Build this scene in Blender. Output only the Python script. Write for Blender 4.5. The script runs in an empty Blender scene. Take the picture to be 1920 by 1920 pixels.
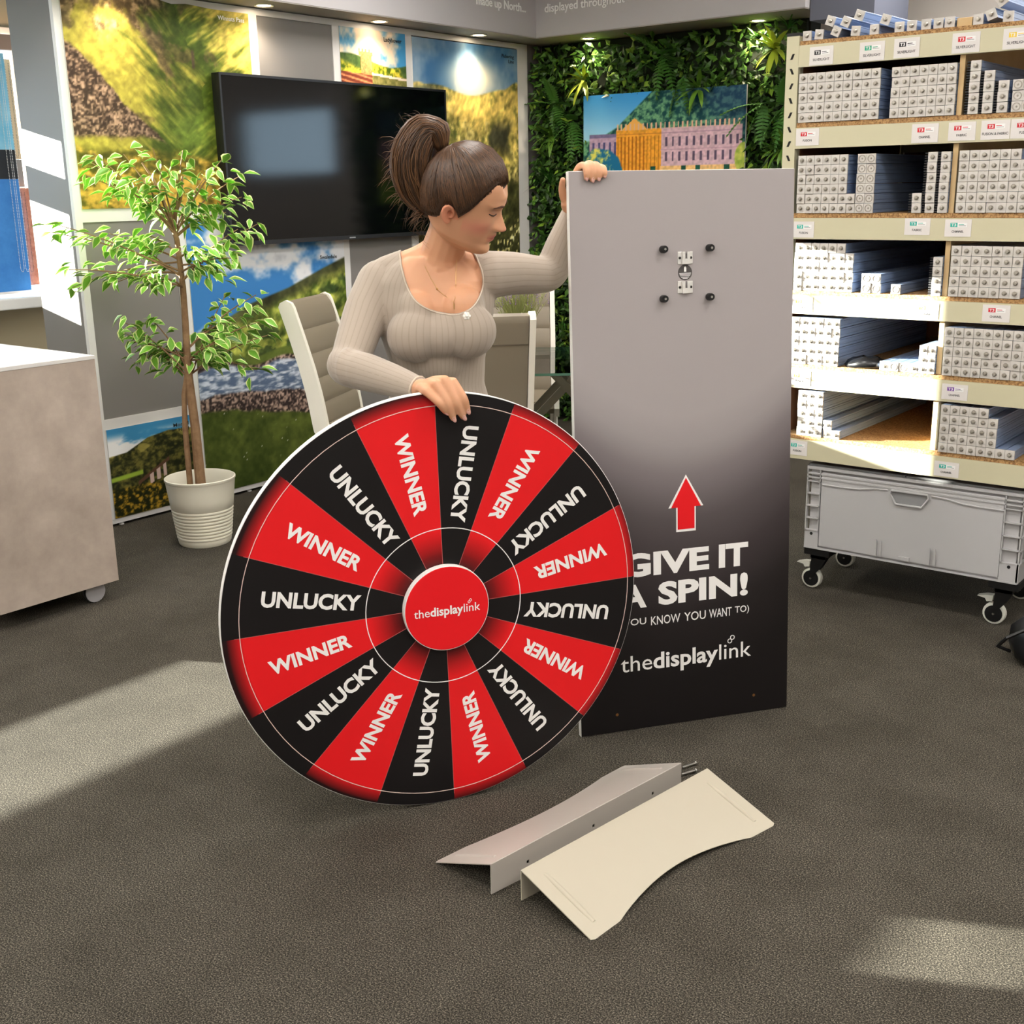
import bpy, bmesh, math, random
import numpy as np
from mathutils import Vector, Matrix

# ---------------------------------------------------------------- camera, world, sun, exposure
scn = bpy.context.scene
COL = scn.collection
R = math.radians
random.seed(7)

cam_d = bpy.data.cameras.new('camera')
cam_d.sensor_width = 36.0
cam_d.lens = 2216.64 / 1920 * 36.0
cam_d.clip_start = 0.05
cam = bpy.data.objects.new('camera', cam_d)
COL.objects.link(cam)
cam.matrix_world = (Matrix.Translation((0, 0, 1.44)) @ Matrix.Rotation(R(38.40125), 4, 'Z')
                    @ Matrix.Rotation(R(90 - 15.26), 4, 'X') @ Matrix.Rotation(R(-0.994), 4, 'Z'))
scn.camera = cam

world = bpy.data.worlds.new('sky')
scn.world = world
world.use_nodes = True
wn = world.node_tree.nodes
wn['Background'].inputs[0].default_value = (0.62, 0.80, 1.0, 1)
wn['Background'].inputs[1].default_value = 7.0

sun_d = bpy.data.lights.new('sun', 'SUN')
sun_d.energy = 62.0
sun_d.color = (1.0, 0.94, 0.84)
sun_d.angle = R(0.3)
sun = bpy.data.objects.new('sun', sun_d)
COL.objects.link(sun)
SUN_DIR = Vector((1.0, 0.50, -0.22)).normalized()
sun.rotation_euler = SUN_DIR.to_track_quat('-Z', 'Y').to_euler()
sun.location = (-9, -1, 4)

PANEL_POWER = 18.0          # emission of the ceiling light panels
SPOT_POWER = 15.0          # recessed downlights over the display walls

scn.view_settings.view_transform = 'Standard'
scn.view_settings.look = 'None'
scn.view_settings.gamma = 1.0
scn.view_settings.use_curve_mapping = False
scn.view_settings.exposure = 0.36
try:
    scn.cycles.use_denoising = True
    scn.cycles.max_bounces = 8
    scn.cycles.sample_clamp_indirect = 6.0
    scn.cycles.caustics_reflective = False
    scn.cycles.caustics_refractive = False
except Exception:
    pass

# ---------------------------------------------------------------- helpers
def lin(c):
    """sRGB 0-255 triple to linear rgba"""
    out = []
    for x in c[:3]:
        x = x / 255.0
        out.append(x / 12.92 if x <= 0.04045 else ((x + 0.055) / 1.055) ** 2.4)
    return (out[0], out[1], out[2], 1.0)

MATS = {}
def mat(name, col, rough=0.5, metal=0.0, spec=0.5, bump=None, var=None, emit=None, strength=1.0,
        trans=0.0, alpha=1.0, coat=0.0, sss=0.0, attr=None, ior=1.45, coord='Object'):
    """principled material; col sRGB 0-255; bump=(scale,strength,dist); var=(scale, col2, contrast)"""
    if name in MATS:
        return MATS[name]
    m = bpy.data.materials.new(name)
    m.use_nodes = True
    nt = m.node_tree
    b = nt.nodes['Principled BSDF']
    b.inputs['Base Color'].default_value = lin(col)
    b.inputs['Roughness'].default_value = rough
    b.inputs['Metallic'].default_value = metal
    b.inputs['Specular IOR Level'].default_value = spec
    b.inputs['Transmission Weight'].default_value = trans
    b.inputs['Alpha'].default_value = alpha
    b.inputs['Coat Weight'].default_value = coat
    b.inputs['IOR'].default_value = ior
    if sss:
        b.inputs['Subsurface Weight'].default_value = sss
        b.inputs['Subsurface Radius'].default_value = (0.012, 0.004, 0.002)
        b.inputs['Subsurface Scale'].default_value = 1.0
    if emit is not None:
        b.inputs['Emission Color'].default_value = lin(emit)
        b.inputs['Emission Strength'].default_value = strength
    tc = nt.nodes.new('ShaderNodeTexCoord')
    if var:
        n = nt.nodes.new('ShaderNodeTexNoise')
        n.inputs['Scale'].default_value = var[0]
        n.inputs['Detail'].default_value = 6
        n.inputs['Roughness'].default_value = 0.65
        nt.links.new(tc.outputs[coord], n.inputs['Vector'])
        r = nt.nodes.new('ShaderNodeValToRGB')
        w = var[2] if len(var) > 2 else 0.2
        r.color_ramp.elements[0].position = 0.5 - w
        r.color_ramp.elements[1].position = 0.5 + w
        r.color_ramp.elements[0].color = lin(col)
        r.color_ramp.elements[1].color = lin(var[1])
        nt.links.new(n.outputs['Fac'], r.inputs['Fac'])
        nt.links.new(r.outputs['Color'], b.inputs['Base Color'])
    if attr:
        a = nt.nodes.new('ShaderNodeAttribute')
        a.attribute_name = attr
        nt.links.new(a.outputs['Color'], b.inputs['Base Color'])
    if bump:
        n2 = nt.nodes.new('ShaderNodeTexNoise')
        n2.inputs['Scale'].default_value = bump[0]
        n2.inputs['Detail'].default_value = 4
        nt.links.new(tc.outputs[coord], n2.inputs['Vector'])
        bp = nt.nodes.new('ShaderNodeBump')
        bp.inputs['Strength'].default_value = bump[1]
        bp.inputs['Distance'].default_value = bump[2] if len(bump) > 2 else 0.002
        nt.links.new(n2.outputs['Fac'], bp.inputs['Height'])
        nt.links.new(bp.outputs['Normal'], b.inputs['Normal'])
    MATS[name] = m
    return m

class MB:
    """collects geometry for one mesh"""
    def __init__(s):
        s.v = []; s.f = []; s.mi = []
    def add(s, vs, fs, mi=0):
        o = len(s.v)
        s.v += [tuple(p) for p in vs]
        s.f += [tuple(i + o for i in f) for f in fs]
        s.mi += [mi] * len(fs)
        return s
    def box(s, x0, x1, y0, y1, z0, z1, mi=0, bev=0.0):
        if bev <= 0:
            return s.add([(x0, y0, z0), (x1, y0, z0), (x1, y1, z0), (x0, y1, z0), (x0, y0, z1), (x1, y0, z1), (x1, y1, z1), (x0, y1, z1)],
                         [(0, 3, 2, 1), (4, 5, 6, 7), (0, 1, 5, 4), (1, 2, 6, 5), (2, 3, 7, 6), (3, 0, 4, 7)], mi)
        bm = bmesh.new()
        bmesh.ops.create_cube(bm, size=1.0)
        for v in bm.verts:
            v.co = Vector(((x0 + x1) / 2 + v.co.x * (x1 - x0), (y0 + y1) / 2 + v.co.y * (y1 - y0), (z0 + z1) / 2 + v.co.z * (z1 - z0)))
        bmesh.ops.bevel(bm, geom=bm.edges[:], offset=bev, segments=2, affect='EDGES', profile=0.5)
        bm.verts.index_update()
        s.add([v.co[:] for v in bm.verts], [[v.index for v in f.verts] for f in bm.faces], mi)
        bm.free()
        return s
    def prism(s, pts, y0, y1, mi=0, axis='y'):
        """2-D outline (a,b) extruded; axis y: (a,y,b); axis z: (a,b,z); axis x: (x,a,b)"""
        n = len(pts)
        def P(a, b, t):
            return (a, t, b) if axis == 'y' else ((a, b, t) if axis == 'z' else (t, a, b))
        vs = [P(a, b, y0) for a, b in pts] + [P(a, b, y1) for a, b in pts]
        fs = [tuple(range(n)), tuple(range(2 * n - 1, n - 1, -1))]
        fs += [(i, i + n, (i + 1) % n + n, (i + 1) % n) for i in range(n)]
        return s.add(vs, fs, mi)
    def lathe(s, prof, n=32, c=(0, 0, 0), axis='z', mi=0):
        """profile [(r,h)] turned about an axis through c"""
        vs = []
        for r, h in prof:
            for k in range(n):
                a = 2 * math.pi * k / n
                x, y = r * math.cos(a), r * math.sin(a)
                if axis == 'z': p = (x, y, h)
                elif axis == 'y': p = (x, h, y)
                else: p = (h, x, y)
                vs.append((p[0] + c[0], p[1] + c[1], p[2] + c[2]))
        fs = []
        for i in range(len(prof) - 1):
            for k in range(n):
                k2 = (k + 1) % n
                fs.append((i * n + k, i * n + k2, (i + 1) * n + k2, (i + 1) * n + k))
        fs.append(tuple(range(n - 1, -1, -1)))
        fs.append(tuple((len(prof) - 1) * n + k for k in range(n)))
        return s.add(vs, fs, mi)
    def tube(s, path, rad, n=8, mi=0, flat=None):
        """round tube along a path, rad number or list; flat: (vector, factor) squashes the section"""
        path = [Vector(p) for p in path]
        m = len(path)
        if not isinstance(rad, (list, tuple)): rad = [rad] * m
        vs = []
        ref = Vector((0.13, 0.31, 0.94)).normalized()
        prev = None
        for i, p in enumerate(path):
            t = (path[min(i + 1, m - 1)] - path[max(i - 1, 0)])
            if t.length < 1e-9: t = Vector((0, 0, 1))
            t.normalize()
            u = (prev - t * prev.dot(t)) if prev is not None else t.cross(ref)
            if u.length < 1e-6: u = t.cross(Vector((1, 0, 0)))
            u.normalize(); prev = u
            w = t.cross(u)
            for k in range(n):
                a = 2 * math.pi * k / n
                d = (u * math.cos(a) + w * math.sin(a)) * rad[i]
                vs.append((p + d)[:])
        fs = []
        for i in range(m - 1):
            for k in range(n):
                k2 = (k + 1) % n
                fs.append((i * n + k, i * n + k2, (i + 1) * n + k2, (i + 1) * n + k))
        fs.append(tuple(range(n - 1, -1, -1)))
        fs.append(tuple((m - 1) * n + k for k in range(n)))
        return s.add(vs, fs, mi)
    def xf(s, M):
        s.v = [tuple(M @ Vector(p)) for p in s.v]
        return s
    def mesh(s, name, mats, smooth=False, fixn=True):
        me = bpy.data.meshes.new(name)
        me.from_pydata(s.v, [], s.f)
        for m in (mats if isinstance(mats, (list, tuple)) else [mats]):
            me.materials.append(m)
        if any(s.mi):
            me.polygons.foreach_set('material_index', s.mi)
        if fixn and len(s.f) < 60000:
            bm = bmesh.new(); bm.from_mesh(me)
            bmesh.ops.recalc_face_normals(bm, faces=bm.faces[:])
            bm.to_mesh(me); bm.free()
        if smooth:
            me.polygons.foreach_set('use_smooth', [True] * len(me.polygons))
            if smooth != 'all':
                try: me.set_sharp_from_angle(angle=R(35))
                except Exception: pass
        me.update()
        return me

def link(name, me, parent=None):
    o = bpy.data.objects.new(name, me)
    COL.objects.link(o)
    if parent is not None: o.parent = parent
    return o
def obj(name, mb, mats, parent=None, smooth=False, fixn=True):
    return link(name, mb.mesh(name, mats, smooth, fixn), parent)
def tag(o, label=None, cat=None, group=None, kind=None):
    if label: o['label'] = label
    if cat: o['category'] = cat
    if group: o['group'] = group
    if kind: o['kind'] = kind
    return o
def thing(name, label, cat, loc=(0, 0, 0), rot=(0, 0, 0), group=None):
    o = bpy.data.objects.new(name, None)
    COL.objects.link(o)
    o.empty_display_size = 0.1
    o.location = loc
    o.rotation_euler = rot if isinstance(rot, (tuple, list)) else (0, 0, rot)
    return tag(o, label, cat, group)
def struct(name, mb, m, parent=None, smooth=False):
    o = obj(name, mb, m, parent, smooth)
    if parent is None: o['kind'] = 'structure'
    return o

def text_data(s, bold=0.0):
    """flat triangulated outline of a string: vertices (n,2) scaled to its own box, faces, width, cap height"""
    cu = bpy.data.curves.new('t', 'FONT')
    cu.body = s
    cu.size = 1.0
    cu.offset = bold
    cu.resolution_u = 3
    o = bpy.data.objects.new('t', cu)
    COL.objects.link(o)
    dg = bpy.context.evaluated_depsgraph_get()
    me = bpy.data.meshes.new_from_object(o.evaluated_get(dg))
    v = np.array([p.co[:2] for p in me.vertices])
    f = [tuple(p.vertices) for p in me.polygons]
    bpy.data.objects.remove(o); bpy.data.curves.remove(cu); bpy.data.meshes.remove(me)
    return v, f
def text_mb(s, w, h, bold=0.0, thick=0.0005, align='c', keep=False, capref=None):
    """string as thin plates in the x-z plane facing -y, box w x h; origin at the box centre/left"""
    v, f = text_data(s, bold)
    mn, mx = v.min(0), v.max(0)
    if capref is not None:            # vertical box taken from the capital height only
        mn[1], mx[1] = capref
    sx = w / (mx[0] - mn[0]); sz = h / (mx[1] - mn[1])
    if keep: sx = sz
    x = (v[:, 0] - mn[0]) * sx
    z = (v[:, 1] - mn[1]) * sz - h / 2
    ww = (mx[0] - mn[0]) * sx
    x = x - (ww / 2 if align == 'c' else (ww if align == 'r' else 0))
    mb = MB()
    n = len(v)
    mb.add([(a, -thick, b) for a, b in zip(x, z)], f)
    mb.add([(a, 0, b) for a, b in zip(x, z)], [tuple(reversed(q)) for q in f])
    # side walls on boundary edges
    cnt = {}
    for q in f:
        for i in range(len(q)):
            e = (q[i], q[(i + 1) % len(q)])
            cnt[(min(e), max(e))] = cnt.get((min(e), max(e)), 0) + 1
    mb.add([], [])
    for (a, b), k in cnt.items():
        if k == 1:
            mb.f.append((a, b, b + n, a + n)); mb.mi.append(0)
    return mb

# value noise for printed pictures and organic forms
class Noise:
    def __init__(s, seed):
        s.t = np.random.RandomState(seed).rand(256, 256)
    def __call__(s, x, y):
        xi = np.floor(x).astype(int); yi = np.floor(y).astype(int)
        fx = x - xi; fy = y - yi
        fx = fx * fx * (3 - 2 * fx); fy = fy * fy * (3 - 2 * fy)
        t = s.t
        a = t[yi % 256, xi % 256]; b = t[yi % 256, (xi + 1) % 256]
        c = t[(yi + 1) % 256, xi % 256]; d = t[(yi + 1) % 256, (xi + 1) % 256]
        return (a * (1 - fx) + b * fx) * (1 - fy) + (c * (1 - fx) + d * fx) * fy
def fbm(n, x, y, o=5, g=0.55):
    s = 0; a = 1; t = 0
    for i in range(o):
        s = s + a * n(x * 2 ** i + 17.3 * i, y * 2 ** i + 9.1 * i); t += a; a *= g
    return s / t

# ---------------------------------------------------------------- room shell
M_white = mat('white paint', (226, 224, 220), 0.55)
M_frame = mat('white frame', (224, 222, 220), 0.45)
M_cream_wall = mat('cream wall paint', (196, 182, 152), 0.7)
M_grey_panel = mat('grey display panel', (128, 124, 121), 0.5)
M_fascia = mat('fascia grey', (178, 175, 177), 0.55)
M_soffit = mat('shaded soffit grey', (150, 144, 138), 0.6)  # same paint as the fascia, darkened for the shade underneath
M_ceiling = mat('ceiling tile white', (225, 224, 220), 0.8)
M_black = mat('black plastic', (14, 14, 15), 0.4)
M_steel = mat('steel', (190, 188, 184), 0.28, 1.0)

def carpet():
    m = bpy.data.materials.new('carpet')
    m.use_nodes = True
    nt = m.node_tree; b = nt.nodes['Principled BSDF']
    b.inputs['Roughness'].default_value = 0.95
    b.inputs['Specular IOR Level'].default_value = 0.12
    tc = nt.nodes.new('ShaderNodeTexCoord')
    def noise(sc, det, rough=0.6):
        n = nt.nodes.new('ShaderNodeTexNoise')
        n.inputs['Scale'].default_value = sc; n.inputs['Detail'].default_value = det
        n.inputs['Roughness'].default_value = rough
        nt.links.new(tc.outputs['Object'], n.inputs['Vector'])
        return n
    fine = noise(300, 3, 0.85)
    mid = noise(3.2, 5, 0.7)
    r = nt.nodes.new('ShaderNodeValToRGB')
    e = r.color_ramp.elements
    e[0].position = 0.38; e[0].color = lin((22, 21, 19))
    e[1].position = 0.64; e[1].color = lin((130, 125, 115))
    k = e.new(0.52); k.color = lin((63, 60, 55))
    nt.links.new(fine.outputs['Fac'], r.inputs['Fac'])
    r2 = nt.nodes.new('ShaderNodeValToRGB')
    r2.color_ramp.elements[0].position = 0.36; r2.color_ramp.elements[0].color = (0.74, 0.71, 0.66, 1)
    r2.color_ramp.elements[1].position = 0.66; r2.color_ramp.elements[1].color = (1.06, 1.03, 0.98, 1)
    nt.links.new(mid.outputs['Fac'], r2.inputs['Fac'])
    mx = nt.nodes.new('ShaderNodeMix'); mx.data_type = 'RGBA'; mx.blend_type = 'MULTIPLY'
    mx.inputs[0].default_value = 1.0
    nt.links.new(r.outputs['Color'], mx.inputs[6]); nt.links.new(r2.outputs['Color'], mx.inputs[7])
    nt.links.new(mx.outputs[2], b.inputs['Base Color'])
    bp = nt.nodes.new('ShaderNodeBump'); bp.inputs['Strength'].default_value = 0.35; bp.inputs['Distance'].default_value = 0.0015
    nt.links.new(fine.outputs['Fac'], bp.inputs['Height']); nt.links.new(bp.outputs['Normal'], b.inputs['Normal'])
    return m
struct('floor', MB().box(-5.9, 3.1, -3.6, 7.15, -0.05, 0), carpet())
struct('ceiling', MB().box(-5.9, 3.1, -3.6, 7.15, 2.75, 2.80), M_ceiling)

def pane_mat():
    m = bpy.data.materials.new('window glass')
    m.use_nodes = True
    nt = m.node_tree; nt.nodes.remove(nt.nodes['Principled BSDF'])
    t = nt.nodes.new('ShaderNodeBsdfTransparent'); t.inputs[0].default_value = (0.93, 0.96, 0.95, 1)
    g = nt.nodes.new('ShaderNodeBsdfGlossy'); g.inputs['Roughness'].default_value = 0.02
    mx = nt.nodes.new('ShaderNodeMixShader'); mx.inputs[0].default_value = 0.06
    nt.links.new(t.outputs[0], mx.inputs[1]); nt.links.new(g.outputs[0], mx.inputs[2])
    nt.links.new(mx.outputs[0], nt.nodes['Material Output'].inputs[0])
    return m
M_pane = pane_mat()

def holed_wall(name, axis, p0, p1, a0, a1, z0, z1, holes, m):
    """wall with rectangular openings; axis 'x' runs along y at x=p0..p1, axis 'y' runs along x"""
    As = sorted({a0, a1} | {h[0] for h in holes} | {h[1] for h in holes})
    Zs = sorted({z0, z1} | {h[2] for h in holes} | {h[3] for h in holes})
    mb = MB()
    for i in range(len(As) - 1):
        for j in range(len(Zs) - 1):
            ca = (As[i] + As[i + 1]) / 2; cz = (Zs[j] + Zs[j + 1]) / 2
            if any(h[0] < ca < h[1] and h[2] < cz < h[3] for h in holes): continue
            if axis == 'x': mb.box(p0, p1, As[i], As[i + 1], Zs[j], Zs[j + 1])
            else: mb.box(As[i], As[i + 1], p0, p1, Zs[j], Zs[j + 1])
    return struct(name, mb, m)

# left wall: one seen window, plus unseen openings shaped to throw the sun patches
L_HOLES = [(2.985, 3.92, 0.985, 2.20), (1.66, 2.33, 1.44, 2.10), (2.36, 2.62, 1.125, 1.60), (2.36, 2.62, 1.735, 1.895),
           (1.28, 1.48, 1.10, 1.25), (-0.95, 0.80, 0.580, 0.690), (-0.60, -0.355, 1.095, 1.170)]
holed_wall('wall_left', 'x', -5.71, -5.67, -3.6, 7.15, 0, 2.75, L_HOLES, M_cream_wall)
holed_wall('wall_far', 'y', 7.0, 7.1, -5.9, 3.1, 0, 2.75, [(-1.72, -0.55, 1.60, 2.10)], mat('far wall paint', (205, 198, 190), 0.7))
struct('wall_right', MB().box(3.0, 3.1, -3.6, 7.15, 0, 2.75), mat('warm white wall', (214, 208, 200), 0.7))
struct('wall_rear', MB().box(-5.9, 3.1, -3.6, -3.5, 0, 2.75), mat('warm white wall', (214, 208, 200), 0.7))

def window(n, axis, p, a0, a1, z0, z1, fr=0.022):
    mb = MB()
    d0, d1 = p - 0.03, p + 0.01
    def bx(m, A0, A1, Z0, Z1, e0, e1):
        if axis == 'x': m.box(e0, e1, A0, A1, Z0, Z1)
        else: m.box(A0, A1, e0, e1, Z0, Z1)
    root = MB(); bx(root, a0, a1, z0, z1, p - 0.014, p - 0.008)
    o = struct('window_%d' % n, root, M_pane)
    for A0, A1, Z0, Z1 in ((a0 - fr, a0, z0 - fr, z1 + fr), (a1, a1 + fr, z0 - fr, z1 + fr), (a0, a1, z0 - fr, z0), (a0, a1, z1, z1 + fr)):
        bx(mb, A0, A1, Z0, Z1, p + 0.0005, p + 0.014)
    obj('window_frame', mb, M_frame, o)
    return o
for i, h in enumerate(L_HOLES):
    window(i + 1, 'x', -5.67, *h, fr=0.018 if i else 0.03)  # later ones glaze the unseen openings shaped for the sun patches
# frame and mullion behind the blind samples, and the pale sill below
o = bpy.data.objects['window_1']
obj('mullion', MB().box(-5.69, -5.66, 3.30, 3.34, 0.985, 2.20), M_frame, o)
struct('trim_1', MB().box(-5.67, -5.40, 2.4, 3.95, 0.925, 0.978, bev=0.006), M_frame)
w8 = window(8, 'y', 7.0, -1.72, -0.55, 1.60, 2.10, 0.03)

# ---- display wall on the left, its grey end face and white frame strips
struct('wall_display', MB().box(-4.94, -4.625, 2.890, 6.2, 0.012, 2.75), M_grey_panel)
# plinth shadow gap under the display wall and small levelling feet
struct('baseboard_display', MB().box(-4.93, -4.66, 2.92, 6.15, 0.0, 0.012), M_black)
wallo = bpy.data.objects['wall_display']
X0, X1 = -4.625, -4.603
def strip(y0, y1, z0, z1):
    return obj('frame_strip', MB().box(X0, X1, y0, y1, z0, z1), M_frame, wallo)
YC = [2.868, 2.922, 3.384, 3.437, 3.890, 3.945, 4.420, 4.471, 4.955, 5.008, 5.927, 6.03]
strip(2.8895, 2.922, 0.012, 2.275)                       # left upright of the frame
strip(5.927, 6.03, 0.012, 2.275)                        # right upright
strip(2.922, 5.927, 2.246, 2.275)                       # head rail
strip(2.922, 5.927, 0.012, 0.034)                       # foot rail
strip(3.890, 3.945, 1.39, 2.246)
strip(2.922, 3.945, 1.335, 1.39)
strip(3.384, 3.437, 0.034, 1.335)
strip(2.922, 3.384, 0.442, 0.487)
strip(4.428, 4.472, 0.034, 2.246)
strip(4.956, 5.008, 0.034, 2.246)
def gpanel(y0, y1, z0, z1):
    return obj('grey_panel', MB().box(X0, X1 - 0.006, y0 + .0005, y1 - .0005, z0 + .0005, z1 - .0005), M_grey_panel, wallo)
gpanel(3.945, 4.428, 1.39, 2.246)
gpanel(2.922, 3.384, 0.487, 1.335)
gpanel(4.472, 4.956, 0.034, 1.60)
for yy in (2.96, 3.7, 4.6, 5.5):
    obj('levelling_foot', MB().lathe([(0.012, 0), (0.012, .006), (0.005, .008), (0.005, .03)], 10, (-4.615, yy, 0)), M_frame, wallo)

# ---- back partition carrying the green wall
struct('wall_back', MB().box(-4.62, -2.86, 6.20, 6.32, 0, 2.75), mat('dark backing', (30, 34, 26), 0.9))
# ---- fascia boxes with soffits
f1 = struct('trim_2', MB().box(-4.94, -4.40, 2.60, 5.85, 2.285, 2.75), M_fascia)
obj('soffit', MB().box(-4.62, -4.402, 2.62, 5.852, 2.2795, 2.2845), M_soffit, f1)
f2 = struct('trim_3', MB().box(-4.94, -2.735, 5.8505, 6.34, 2.285, 2.75), M_fascia)
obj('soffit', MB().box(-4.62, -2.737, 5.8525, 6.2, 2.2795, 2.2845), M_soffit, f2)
struct('trim_4', MB().box(-2.730, -2.40, 5.90, 6.34, 2.225, 2.75), mat('blue grey fascia', (92, 95, 108), 0.6))
M_sign = mat('white sign letters', (245, 245, 245), 0.4)
def wall_text(s, y_right, z_base, cap, plane_x, parent, bold=0.0, align='r', m=None, name='lettering', thick=0.003, w=None):
    """letters on a wall that faces +x (text runs along +y)"""
    mb = text_mb(s, w or 1.0, cap, bold, thick, align, keep=w is None, capref=(0, 0.69))
    Mx = Matrix.Translation((plane_x, y_right, z_base + cap / 2)) @ Matrix.Rotation(R(90), 4, 'Z')
    return obj(name, mb.xf(Mx), m or M_sign, parent)
wall_text('made up North...', 5.755, 2.411, 0.044, -4.3995, f1, bold=.012)
mb = text_mb('displayed throughout', 1.0, 0.044, 0.012, 0.003, 'l', keep=True, capref=(0, 0.69))
obj('lettering', mb.xf(Matrix.Translation((-4.334, 5.85, 2.413 + 0.022))), M_sign, f2)

# ---- recessed downlights
M_ring = mat('downlight ring', (225, 222, 214), 0.35)
M_lamp = mat('downlight lens', (255, 240, 214), 0.4, emit=(255, 232, 198), strength=30)
def downlight(x, y, label, tx, ty, k=1.0):
    t = thing('downlight', label, 'downlight', (x, y, 2.2795), group='recessed soffit downlights')
    obj('trim_ring', MB().lathe([(0.030, -0.001), (0.044, -0.006), (0.047, -0.003), (0.047, 0.0), (0.030, 0.0)], 28), M_ring, t, smooth=True)
    obj('lens', MB().lathe([(0.030, -0.0035), (0.030, -0.001)], 24), M_lamp, t)
    d = bpy.data.lights.new('downlight_beam', 'SPOT')
    d.energy = SPOT_POWER * k; d.spot_size = R(130); d.spot_blend = 1.0; d.shadow_soft_size = 0.04; d.color = (1.0, 0.84, 0.62)
    l = bpy.data.objects.new('downlight_beam', d); COL.objects.link(l); l.parent = t
    l.location = (0, 0, -0.012)
    l.rotation_euler = Vector((tx, ty, -1)).to_track_quat('-Z', 'Y').to_euler()
for x, y, lb in ((-4.515, 3.92, 'recessed round downlight above the grey panel left of the television'),
                 (-4.515, 4.68, 'recessed round downlight above the castle tower picture'),
                 (-4.515, 5.47, 'recessed round downlight above the tall valley picture'),
                 (-4.515, 3.14, 'recessed round downlight above the green hillside picture')):
    downlight(x, y, lb, 0.05, 0)
downlight(-4.17, 6.05, 'recessed round downlight above left part of the green wall', 0, 0.12, 2.4)
downlight(-3.105, 6.08, 'recessed round downlight above the yellow green tuft by the shelving', 0, 0.12, 2.4)

# ---- unseen ceiling light panels for general light; last row added for the far wall
M_diff = mat('light panel diffuser', (250, 250, 250), 0.6, emit=(255, 250, 243), strength=PANEL_POWER)
for i, x in enumerate((-3.6, -2.0, -0.4, 1.2)):
    for j, y in enumerate((-2.6, -0.9, 0.8, 2.5, 4.2, 5.9)):
        if y > 5 and x < -2.1: continue
        t = thing('ceiling_light', 'square white light panel set into the ceiling, %s row from the door side, %s along' % (('first', 'second', 'third', 'fourth')[i], ('first', 'second', 'third', 'fourth', 'fifth', 'sixth')[j]), 'ceiling light', (x, y, 2.75), group='ceiling light panels')
        mb = MB()
        for a, b, c, d in ((-.3, .3, -.3, -.28), (-.3, .3, .28, .3), (-.3, -.28, -.28, .28), (.28, .3, -.28, .28)):
            mb.box(a, b, c, d, -0.018, 0)
        obj('frame', mb, M_frame, t)
        obj('diffuser', MB().box(-.28, .28, -.28, .28, -0.012, -0.006), M_diff, t)

# ---------------------------------------------------------------- printed landscape pictures
M_print = mat('matt print', (128, 128, 128), 0.5, attr='Col', spec=0.2)
M_board = mat('print edge', (210, 208, 204), 0.6)
def mixc(a, b, t):
    t = np.clip(t, 0, 1)[..., None]
    return a * (1 - t) + b * t
def C3(r, g, b): return np.array([r, g, b], float)
def sm(x, a, b):
    t = np.clip((x - a) / (b - a), 0, 1); return t * t * (3 - 2 * t)
def srgb2lin(c):
    c = np.clip(c / 255.0, 0, 1)
    return np.where(c <= 0.04045, c / 12.92, ((c + 0.055) / 1.055) ** 2.4)

def print_mesh(name, P, cols, nu, nv):
    """P (nv,nu,3) points, cols (nv,nu,3) sRGB"""
    me = bpy.data.meshes.new(name)
    idx = np.arange(nu * nv).reshape(nv, nu)
    q = np.stack([idx[:-1, :-1], idx[:-1, 1:], idx[1:, 1:], idx[1:, :-1]], -1).reshape(-1, 4)
    me.from_pydata(P.reshape(-1, 3).tolist(), [], q.tolist())
    a = me.color_attributes.new('Col', 'FLOAT_COLOR', 'POINT')
    L = srgb2lin(cols).reshape(-1, 3)
    a.data.foreach_set('color', np.concatenate([L, np.ones((len(L), 1))], 1).astype(np.float32).ravel())
    me.materials.append(M_print)
    me.polygons.foreach_set('use_smooth', [True] * len(me.polygons))
    return me

def picture(name, label, y0, y1, z0, z1, nu, nv, paint, top=None, x=X1 + 0.004, axis='x', text=()):
    root = thing(name, label, 'picture', (x, (y0 + y1) / 2, z0) if axis == 'x' else ((y0 + y1) / 2, x, z0))
    u, v = np.meshgrid(np.linspace(0, 1, nu), np.linspace(0, 1, nv))
    cols = paint(u, v)
    w = y1 - y0
    zt = (z1 - z0) + (top(u) if top is not None else 0)
    a = (u - 0.5) * w; zz = v * zt
    o = np.zeros_like(a)
    if axis == 'x': P = np.stack([o, a, zz], -1)
    else: P = np.stack([a, o, zz], -1)
    link('print', print_mesh('print', P, cols, nu, nv), root)
    th = 0.012
    if axis == 'x': mb = MB().box(-th, -0.0006, -w / 2, w / 2, 0, z1 - z0)
    else: mb = MB().box(-w / 2, w / 2, 0.0006, th, 0, z1 - z0)
    obj('backing_board', mb, M_board, root)
    for s, ur, zb, cap, wid, m in text:
        t = text_mb(s, wid, cap, 0.012, 0.0004, 'r', capref=(0, 0.69))
        Mx = Matrix.Translation((0.001, ur - (y0 + y1) / 2, zb - z0 + cap / 2)) @ Matrix.Rotation(R(90), 4, 'Z')
        obj('caption', t.xf(Mx), m, root)
    return root
M_cap_w = mat('caption white', (245, 245, 240), 0.5)
M_cap_b = mat('caption black', (15, 15, 15), 0.5)
NZ = [Noise(i) for i in range(12)]

def streak(n, u, v, s=30, ang=0.6, ratio=4):
    a = u * math.cos(ang) + v * math.sin(ang); b = -u * math.sin(ang) + v * math.cos(ang)
    return fbm(n, a * s, b * s * ratio, 3)

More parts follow.
